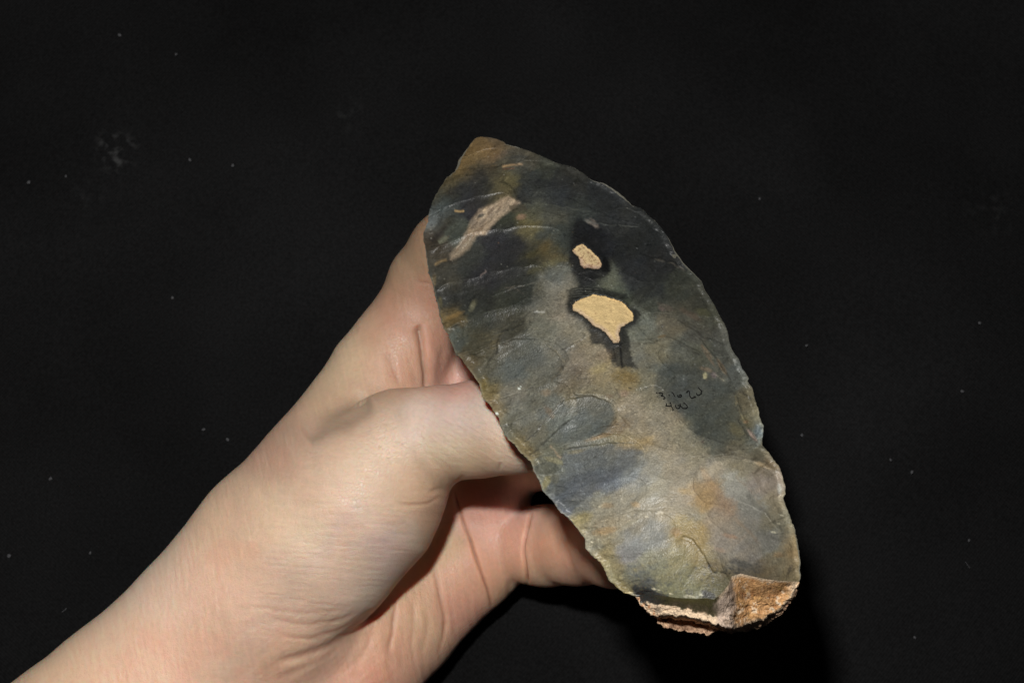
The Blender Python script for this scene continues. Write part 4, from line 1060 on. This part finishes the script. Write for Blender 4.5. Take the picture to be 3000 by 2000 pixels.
def surface_nets(D):
    nx, ny, nz = D.shape
    ins = D < 0
    cs = [(a, b, c) for a in (0, 1) for b in (0, 1) for c in (0, 1)]
    sub = lambda A, o: A[o[0]:nx - 1 + o[0], o[1]:ny - 1 + o[1], o[2]:nz - 1 + o[2]]
    cnt = sum(sub(ins, o).astype(np.int8) for o in cs)
    act = (cnt > 0) & (cnt < 8)
    idx = np.full(act.shape, -1, np.int64)
    cells = np.argwhere(act)
    idx[act] = np.arange(len(cells))
    acc = np.zeros((len(cells), 3)); n = np.zeros(len(cells))
    for a in cs:
        for ax_ in range(3):
            if a[ax_] == 0:
                b = list(a); b[ax_] = 1
                da = D[cells[:, 0] + a[0], cells[:, 1] + a[1], cells[:, 2] + a[2]]
                db = D[cells[:, 0] + b[0], cells[:, 1] + b[1], cells[:, 2] + b[2]]
                m_ = (da < 0) != (db < 0)
                t_ = np.where(m_, da / np.where(m_, da - db, 1), 0)
                p = np.tile(np.array(a, float), (len(cells), 1)); p[:, ax_] = t_
                acc += p * m_[:, None]; n += m_
    V = cells + acc / n[:, None]
    F = []
    for ax_ in range(3):
        o = [0, 0, 0]; o[ax_] = 1
        A = ins[:nx - o[0], :ny - o[1], :nz - o[2]]; B = ins[o[0]:, o[1]:, o[2]:]
        e = np.argwhere(A != B)
        u, v = [(1, 2), (2, 0), (0, 1)][ax_]
        ok = (e[:, u] > 0) & (e[:, v] > 0) & (e[:, u] < D.shape[u] - 1) & (e[:, v] < D.shape[v] - 1)
        e = e[ok]
        q = []
        for du, dv in ((0, 0), (1, 0), (1, 1), (0, 1)):
            c = e.copy(); c[:, u] -= du; c[:, v] -= dv
            q.append(idx[c[:, 0], c[:, 1], c[:, 2]])
        q = np.stack(q, -1)
        flip = A[e[:, 0], e[:, 1], e[:, 2]]
        q[~flip] = q[~flip][:, ::-1]
        F.append(q)
    return V, np.concatenate(F)


Vn, Fn = surface_nets(Dg)
Vn = lo_ + Vn * vs
Fn = Fn[(Fn >= 0).all(1)]
me = bpy.data.meshes.new("tmp")
me.from_pydata(Vn.tolist(), [], Fn.tolist())
tmp = bpy.data.objects.new("tmp", me); col.objects.link(tmp)
md = tmp.modifiers.new("s", 'SUBSURF'); md.levels = 2; md.render_levels = 2
dg = bpy.context.evaluated_depsgraph_get()
em = bpy.data.meshes.new_from_object(tmp.evaluated_get(dg))
nv = len(em.vertices); Vh = np.empty(nv * 3, np.float32); em.vertices.foreach_get("co", Vh); Vh = Vh.reshape(-1, 3).astype(float)
Fh = np.empty(len(em.loops), np.int32); em.loops.foreach_get("vertex_index", Fh); Fh = Fh.reshape(-1, 4)
bpy.data.objects.remove(tmp); bpy.data.meshes.remove(em); bpy.data.meshes.remove(me)


def sdf_grad(P, e=.03):
    k = np.array([[1, -1, -1], [-1, -1, 1], [-1, 1, -1], [1, 1, 1]], float)
    g_ = np.zeros_like(P); s_ = 0
    for kk in k:
        d = hand_sdf(P + e * kk); g_ += d[:, None] * kk; s_ = s_ + d
    ln = np.linalg.norm(g_, axis=1)[:, None]
    return g_ / ln, s_ / 4


Nn_, dd_ = sdf_grad(Vh, .04)
Vh = Vh - Nn_ * np.clip(dd_, -.05, .05)[:, None]
hx, hy, hd = to_px(Vh)
view = -Vh / np.linalg.norm(Vh, axis=1)[:, None]
facing = (Nn_ * view).sum(1)
front = smooth(-.05, .15, facing)

# which layer a point belongs to: thumb ray or palm (creases must not print through)
dth = np.minimum(chain(Vh, THUMB[0], .5), chain(Vh, THUMB[1], .3))
dpal = np.min([chain(Vh, c, .3) for c in PALM], axis=0)
is_th = smooth(.12, -.02, dth) * smooth(-.3, .05, dpal - dth)
is_pal = 1 - is_th

CREASES = [  # points, depth cm, width px, layer, how reddened the fold line is
    ([(1328, 1420), (1340, 1465), (1352, 1509), (1387, 1615), (1416, 1694), (1432, 1740), (1440, 1790)], .06, 4.5, 'p', .9),
    ([(1266, 1634), (1287, 1736), (1302, 1812), (1298, 1870), (1285, 1925)], .035, 7, 'p', .5),
    ([(1162, 1736), (1151, 1838), (1136, 1930)], .04, 8, 'p', .5),
    ([(1240, 1770), (1252, 1830), (1238, 1920)], .02, 10, 'p', .2),
    ([(1095, 1800), (1080, 1880), (1030, 1980)], .03, 12, 'p', .2),
    ([(1205, 1730), (1212, 1830), (1200, 1930)], .018, 9, 'p', .2),
    ([(1556, 1490), (1541, 1550), (1533, 1600), (1538, 1660), (1547, 1720)], .09, 4.5, 'p', 1.0),
    ([(1500, 1690), (1491, 1720), (1488, 1760)], .025, 10, 'p', .3),
    ([(1668, 1585), (1671, 1640), (1692, 1712)], .01, 6, 'p', .2),
    ([(1251, 1155), (1250, 1100), (1243, 1045), (1236, 990), (1222, 950)], .13, 11, 'p', .25),
    ([(1275, 1130), (1290, 1060), (1300, 1000)], .03, 12, 'p', .2),
    ([(1170, 1145), (1158, 1095), (1140, 1050), (1115, 1010)], .03, 10, 'p', .2),
    ([(1215, 1140), (1205, 1080), (1192, 1030)], .015, 12, 'p', .1),
    ([(1210, 826), (1240, 829), (1275, 836)], .015, 5, 'p', .3),
    ([(1095, 1166), (1050, 1190), (1010, 1212), (950, 1240), (880, 1270)], .13, 34, 'a', .0),
    ([(1150, 1462), (1180, 1474), (1215, 1477), (1260, 1470), (1300, 1445)], .02, 5, 't', .3),
    ([(1255, 1440), (1280, 1432), (1310, 1422)], .02, 6, 't', .3),
    ([(1458, 1384), (1464, 1366), (1468, 1352)], .02, 5, 't', .2),
    ([(1345, 1410), (1352, 1398), (1362, 1390)], .02, 5, 't', .2),
    ([(760, 1800), (880, 1826), (980, 1818), (1065, 1780)], .018, 8, 'a', .3),
    ([(790, 1850), (900, 1868), (1000, 1842), (1075, 1785)], .02, 8, 'a', .3),
    ([(800, 1940), (900, 1918), (1010, 1868), (1100, 1780)], .06, 14, 'a', .35),
    ([(760, 2000), (860, 1968), (960, 1920), (1050, 1850)], .02, 12, 'a', .2),
    ([(700, 1765), (850, 1790), (960, 1790), (1050, 1760)], .01, 7, 'a', .2),
]
disp = np.zeros(nv); redl = np.zeros(nv)
for pts, dep, w, lay, rdn in CREASES:
    pts = spline(pts, 6)
    i = box(hx, hy, pts, w * 7)
    X1 = hx[i] + 4 * fbm(hx[i], hy[i], 80, 8, 2); Y1 = hy[i] + 4 * fbm(hx[i], hy[i], 80, 9, 2)
    d, _, par = polydist(X1, Y1, pts)
    end = smooth(0, .3, par) * smooth(1, .7, par) if dep < .06 else smooth(0, .14, par) * smooth(1, .9, par)
    lm = {'p': is_pal, 't': is_th, 'a': np.ones(nv)}[lay][i]
    disp[i] += (-dep * np.exp(-(d / w) ** 2) + .08 * dep * np.exp(-((d - 3.0 * w) / (1.9 * w)) ** 2)) * end * front[i] * lm
    redl[i] = np.maximum(redl[i], np.exp(-(d / min(w * .9, 6)) ** 2) * end * front[i] * lm * rdn)
# fine flow lines of stretched skin
fl1 = fbm(hx, hy, 8, 101, 3, .6, ang=.08, stretch=9)          # thenar: lines run across
fl2 = fbm(hx, hy, 8, 102, 3, .6, ang=1.35, stretch=9)         # palm: lines run down
fl3 = fbm(hx, hy, 7, 103, 3, .6, ang=.55, stretch=6)          # thumb back
fl4 = fbm(hx, hy, 9, 108, 3, .6, ang=1.45, stretch=7)         # forearm: fine lines across the limb
w_then = smooth(1180, 1300, hy) * is_th
w_low = smooth(1700, 1820, hy) * smooth(600, 760, hx)
disp += front * (.008 * fl1 * w_then * smooth(1230, 1500, hy) + .006 * fl2 * is_pal + .011 * fl3 * is_th * smooth(1460, 1300, hy) + .006 * fl4 * (1 - w_then) * smooth(1000, 800, hx))
disp += front * .016 * w_low * fbm(hx, hy, 26, 104, 3, .55, ang=.15 - .9, stretch=4) * smooth(1300, 1050, hx)
disp += front * .02 * smooth(1650, 1850, hy) * is_pal * smooth(1050, 1120, hx) * fbm(hx, hy, 26, 105, 2, .5, ang=1.45, stretch=6)
# knuckle skin net over the thumb joint
kn = np.exp(-(((hx - 1150) / 75) ** 2 + ((hy - 1290) / 75) ** 2)) * is_th
net = np.abs(fbm(hx, hy, 15, 106, 3, .6)); disp -= front * .03 * kn * smooth(.10, 0, net)
# low relief: tendon on the radial side, pads
disp += front * .02 * np.exp(-(((hx - 1150) / 120) ** 2 + ((hy - 1225) / 60) ** 2)) * is_th
disp += .012 * fbm(hx, hy, 90, 107, 2)
Vh = Vh + Nn_ * disp[:, None]

SK = """-100,2050,206,176,138;150,1960,206,176,138;300,1850,206,174,138;500,1750,208,176,144;430,1900,206,170,134;600,1900,202,172,136
700,1700,208,176,144;620,1560,206,176,144;700,1480,206,172,144;800,1350,202,160,134;780,1500,212,184,152;880,1450,214,184,154;950,1350,214,182,152
860,1250,204,160,130;950,1150,208,172,134;900,1300,206,166,138;1000,1200,190,150,118;1020,1080,214,176,138;1100,1000,210,162,132;1100,1100,210,164,132
1000,1050,206,172,136;1060,1180,196,158,126;1150,940,204,148,124;1150,1050,214,162,132;1200,1080,216,164,132;1160,880,196,144,116;1180,800,186,144,116;1220,760,180,140,112
1240,700,172,130,104;1230,860,184,134,112;1230,930,202,146,120;1260,950,204,150,124;1280,1050,206,152,126;1330,1100,208,150,126;1340,1000,200,142,118
1100,1240,212,178,150;1150,1290,220,186,156;1250,1230,218,184,160;1350,1220,214,180,158;1450,1250,216,184,156;1300,1330,218,188,154;1400,1350,210,172,138
1200,1400,216,180,148;1120,1380,216,182,152;1480,1350,212,176,146;1530,1340,208,170,148;1280,1400,200,154,122;1050,1350,216,186,154;1100,1450,216,184,156
1200,1450,214,176,144;1000,1450,216,186,158;1050,1550,212,182,160;1200,1550,204,176,154;1150,1620,200,170,152;1000,1600,208,180,154;900,1600,206,184,152
860,1680,202,176,150;780,1750,204,176,144;720,1850,204,174,140;660,1960,204,174,138;900,1750,200,176,144;1000,1720,200,176,148;950,1850,202,172,134
1050,1700,196,170,146;850,1950,204,172,130;1000,1950,204,164,128;1100,1880,206,158,124;1080,1980,210,152,120;1180,1950,206,154,124;1180,1800,206,164,130
1230,1700,204,160,128;1250,1850,206,164,130;1300,1950,200,150,122;1330,1700,208,156,128;1350,1800,204,146,122;1300,1600,204,166,134;1270,1500,196,150,122
1380,1500,208,154,138;1430,1450,206,140,120;1480,1480,210,158,150;1450,1550,210,150,130;1500,1560,208,150,126;1420,1650,208,150,124;1480,1650,204,146,122
1500,1700,196,150,118;1520,1600,212,156,132;1580,1520,196,146,124;1600,1600,192,136,104;1640,1560,190,138,112;1650,1650,190,140,114;1700,1650,178,128,102;1760,1700,178,134,108;1600,1690,192,150,122"""
hx2 = hx + 14 * fbm(hx, hy, 70, 201, 3); hy2 = hy + 14 * fbm(hx, hy, 70, 202, 3)
SKC = shepard(hx2, hy2, parse(SK), 42.0)
out = smooth(1750, 1800, hx)
x, y = hx, hy
PAINT = SKC
hue = lin((208, 177, 148)); hue = hue / hue.mean()
km = (.45 * smooth(1150, 1000, hx))[:, None]
PAINT = PAINT * (1 - km) + km * PAINT.mean(1)[:, None] * hue


def vein(pts, c, w, al):
    i = box(x, y, pts, w * 4)
    X1 = x[i] + 8 * fbm(x[i], y[i], 50, 77, 2); Y1 = y[i] + 8 * fbm(x[i], y[i], 50, 78, 2)
    d, _, par = polydist(X1, Y1, spline(pts, 6))
    blend(i, c, al * np.exp(-(d / w) ** 2) * smooth(0, .15, par) * smooth(1, .85, par))


vein([(640, 2040), (690, 1930), (740, 1850), (830, 1740), (870, 1670), (900, 1600)], (168, 160, 132), 26, .16)
vein([(760, 1930), (820, 1800), (880, 1700)], (170, 162, 136), 18, .12)
vein([(880, 1690), (960, 1600), (1010, 1520), (1080, 1450)], (182, 160, 156), 22, .16)
vein([(1010, 1620), (1100, 1580), (1180, 1560)], (188, 158, 156), 20, .16)
blend(slice(None), (158, 84, 54), np.clip(redl * .65, 0, .7))
rd = smooth(.1, .6, fbm(hx, hy, 90, 211, 3)) * .12
blend(slice(None), (214, 138, 112), rd * (0.5 + .5 * is_pal))
PAINT = PAINT * np.exp(.035 * fbm(hx, hy, 30, 212, 4) + .05 * fl2 * is_pal * front + .035 * fl1 * is_th * front)[:, None]
Eh = delight(Vh, Nn_ * 0 + np.array([0, .1, .995]))
TONE = np.array([  # broad tone differences over the skin (measured linear ratios): x, y, r, g, b
    (250, 1900, 1.12, .90, .94), (600, 1700, 1.12, 1.08, 1.21), (700, 1500, 1.06, 1.11, 1.04), (1000, 1100, .86, .91, .96), (1150, 950, .79, .96, .95),
    (1300, 1250, .94, 1.10, 1.27), (1180, 1850, .88, 1.10, 1.19), (1620, 1600, 1.30, 1.6, 1.75), (960, 1415, .80, .92, .98), (420, 1845, 1.09, 1.13, 1.32),
    (1420, 1555, .68, .78, .66), (860, 1665, 1.03, 1.08, 1.17), (1100, 1560, 1.0, 1.08, 1.1), (1250, 1850, .95, 1.05, 1.1),
    (980, 1830, 1.10, 1.02, 1.22), (780, 1950, 1.05, 1.0, 1.14), (900, 1400, .95, .95, 1.02), (560, 1950, 1.0, 1.02, 1.12)])
tw = np.exp(-((hx[:, None] - TONE[:, 0]) ** 2 + (hy[:, None] - TONE[:, 1]) ** 2) / (2 * 150.0 ** 2)) + 1e-5
PAINT = PAINT * ((tw @ TONE[:, 2:5]) / tw.sum(1)[:, None])
SK_ALB = PAINT / (1.04 * Eh[:, None]) * np.array([1.06, 1.04, 1.08]) * (1 - .14 * is_pal * smooth(1000, 1150, hx) + .12 * smooth(750, 450, hx))[:, None]
ORI_H = to_world(ray3(np.array(900.0), np.array(1700.0), 38.8))
hand = make_mesh("person", Vh, Fh, M_SKIN, None, SK_ALB, ORI_H)
hand["label"] = "bare forearm and open hand of a person holding up the flint blade from behind"
hand["category"] = "person"

# ------------------------------------------------------------------ lint on the cloth
lr = random.Random(4)
LINT = [(350, 103, 7), (516, 160, 5), (84, 535, 6), (193, 517, 5), (556, 468, 6), (682, 485, 6), (505, 872, 5), (597, 1258, 6), (667, 1288, 6), (148, 1402, 6), (27, 1627, 6), (264, 1619, 5), (2225, 583, 5), (2363, 1012, 5), (2349, 1274, 5), (2609, 1347, 5), (2672, 1382, 6), (2819, 1146, 6), (2870, 946, 5), (2839, 1582, 5), (2680, 1867, 5)]


def lint_mesh(n=7):
    me_ = bpy.data.meshes.new("lint_speck")
    vs_, fs_ = [], []
    for k in range(n):
        a = 2 * math.pi * k / n
        vs_.append((math.cos(a) * lr.uniform(.7, 1.1), math.sin(a) * lr.uniform(.5, 1), .15))
    vs_ += [(0, 0, .8), (0, 0, -.1)]
    for k in range(n):
        fs_ += [(k, (k + 1) % n, n), ((k + 1) % n, k, n + 1)]
    me_.from_pydata(vs_, [], fs_); me_.materials.append(M_LINT)
    return me_


LINT_WHERE = [
    "brightest pale lint speck near the top left corner of the cloth", "faint lint speck right of the one in the top left corner",
    "lint speck by the left border, left one of a pair below the dusty smudge", "lint speck right one of a pair below the dusty smudge at upper left",
    "left one of two lint specks between the dusty smudge and the blade tip", "right one of two lint specks, the nearer to the blade tip",
    "lone lint speck left of the index finger", "left one of two lint specks just above the wrist", "right one of two lint specks, closest to the back of the wrist",
    "lint speck left of the forearm, upper one by the left border", "lint speck touching the left border of the cloth beside the forearm",
    "lint speck closest above the forearm at lower left", "lone lint speck right of the blade's upper edge",
    "lint speck right of the blade level with the large cream patch", "lint speck right of the blade beside the chipped notch",
    "left one of two lint specks in the middle of the right-hand cloth", "right one of two lint specks in the middle of the right-hand cloth",
    "bright lint speck near the right border, lower one of two", "lint speck near the right border, topmost on that side",
    "lint speck near the right border above the thin grey fibre", "lint speck at the bottom right beyond the blade's shadow"]
protos = [lint_mesh() for _ in range(4)]
for k, (qx, qy, r) in enumerate(LINT):
    p = cloth_point(np.array(float(qx)), np.array(float(qy)))
    o = bpy.data.objects.new("lint_speck", protos[k % 4]); col.objects.link(o)
    sc_ = r * .42 / FPX
    o.location = (p[0], p[1], .0001); o.scale = (sc_, sc_, sc_); o.rotation_euler = (0, 0, lr.uniform(0, 6))
    o["label"] = LINT_WHERE[k]
    o["category"] = "lint"
    o["group"] = "lint specks scattered over the black cloth"


def fibre(name, pts, r, label):
    cu = bpy.data.curves.new(name, 'CURVE'); cu.dimensions = '3D'; cu.bevel_depth = r; cu.bevel_resolution = 2
    sp = cu.splines.new('POLY'); P = [cloth_point(np.array(float(a)), np.array(float(b))) for a, b in spline(pts, 5)]
    sp.points.add(len(P) - 1)
    for q, p in zip(sp.points, P):
        q.co = (p[0], p[1], .0004, 1)
    c = bpy.data.objects.new(name, cu); col.objects.link(c)
    m_ = bpy.data.meshes.new_from_object(c.evaluated_get(bpy.context.evaluated_depsgraph_get()))
    bpy.data.objects.remove(c)
    o = bpy.data.objects.new(name, m_); col.objects.link(o); m_.materials.clear(); m_.materials.append(M_LINT)
    o["label"] = label; o["category"] = "fibre"


fibre("lint_fibre", [(183, 1792), (190, 1787), (196, 1781)], .00010, "short pale fibre on the cloth left of the forearm")
fibre("lint_fibre", [(2827, 1645), (2832, 1652), (2840, 1664)], .00006, "thin grey fibre on the cloth far right of the blade")
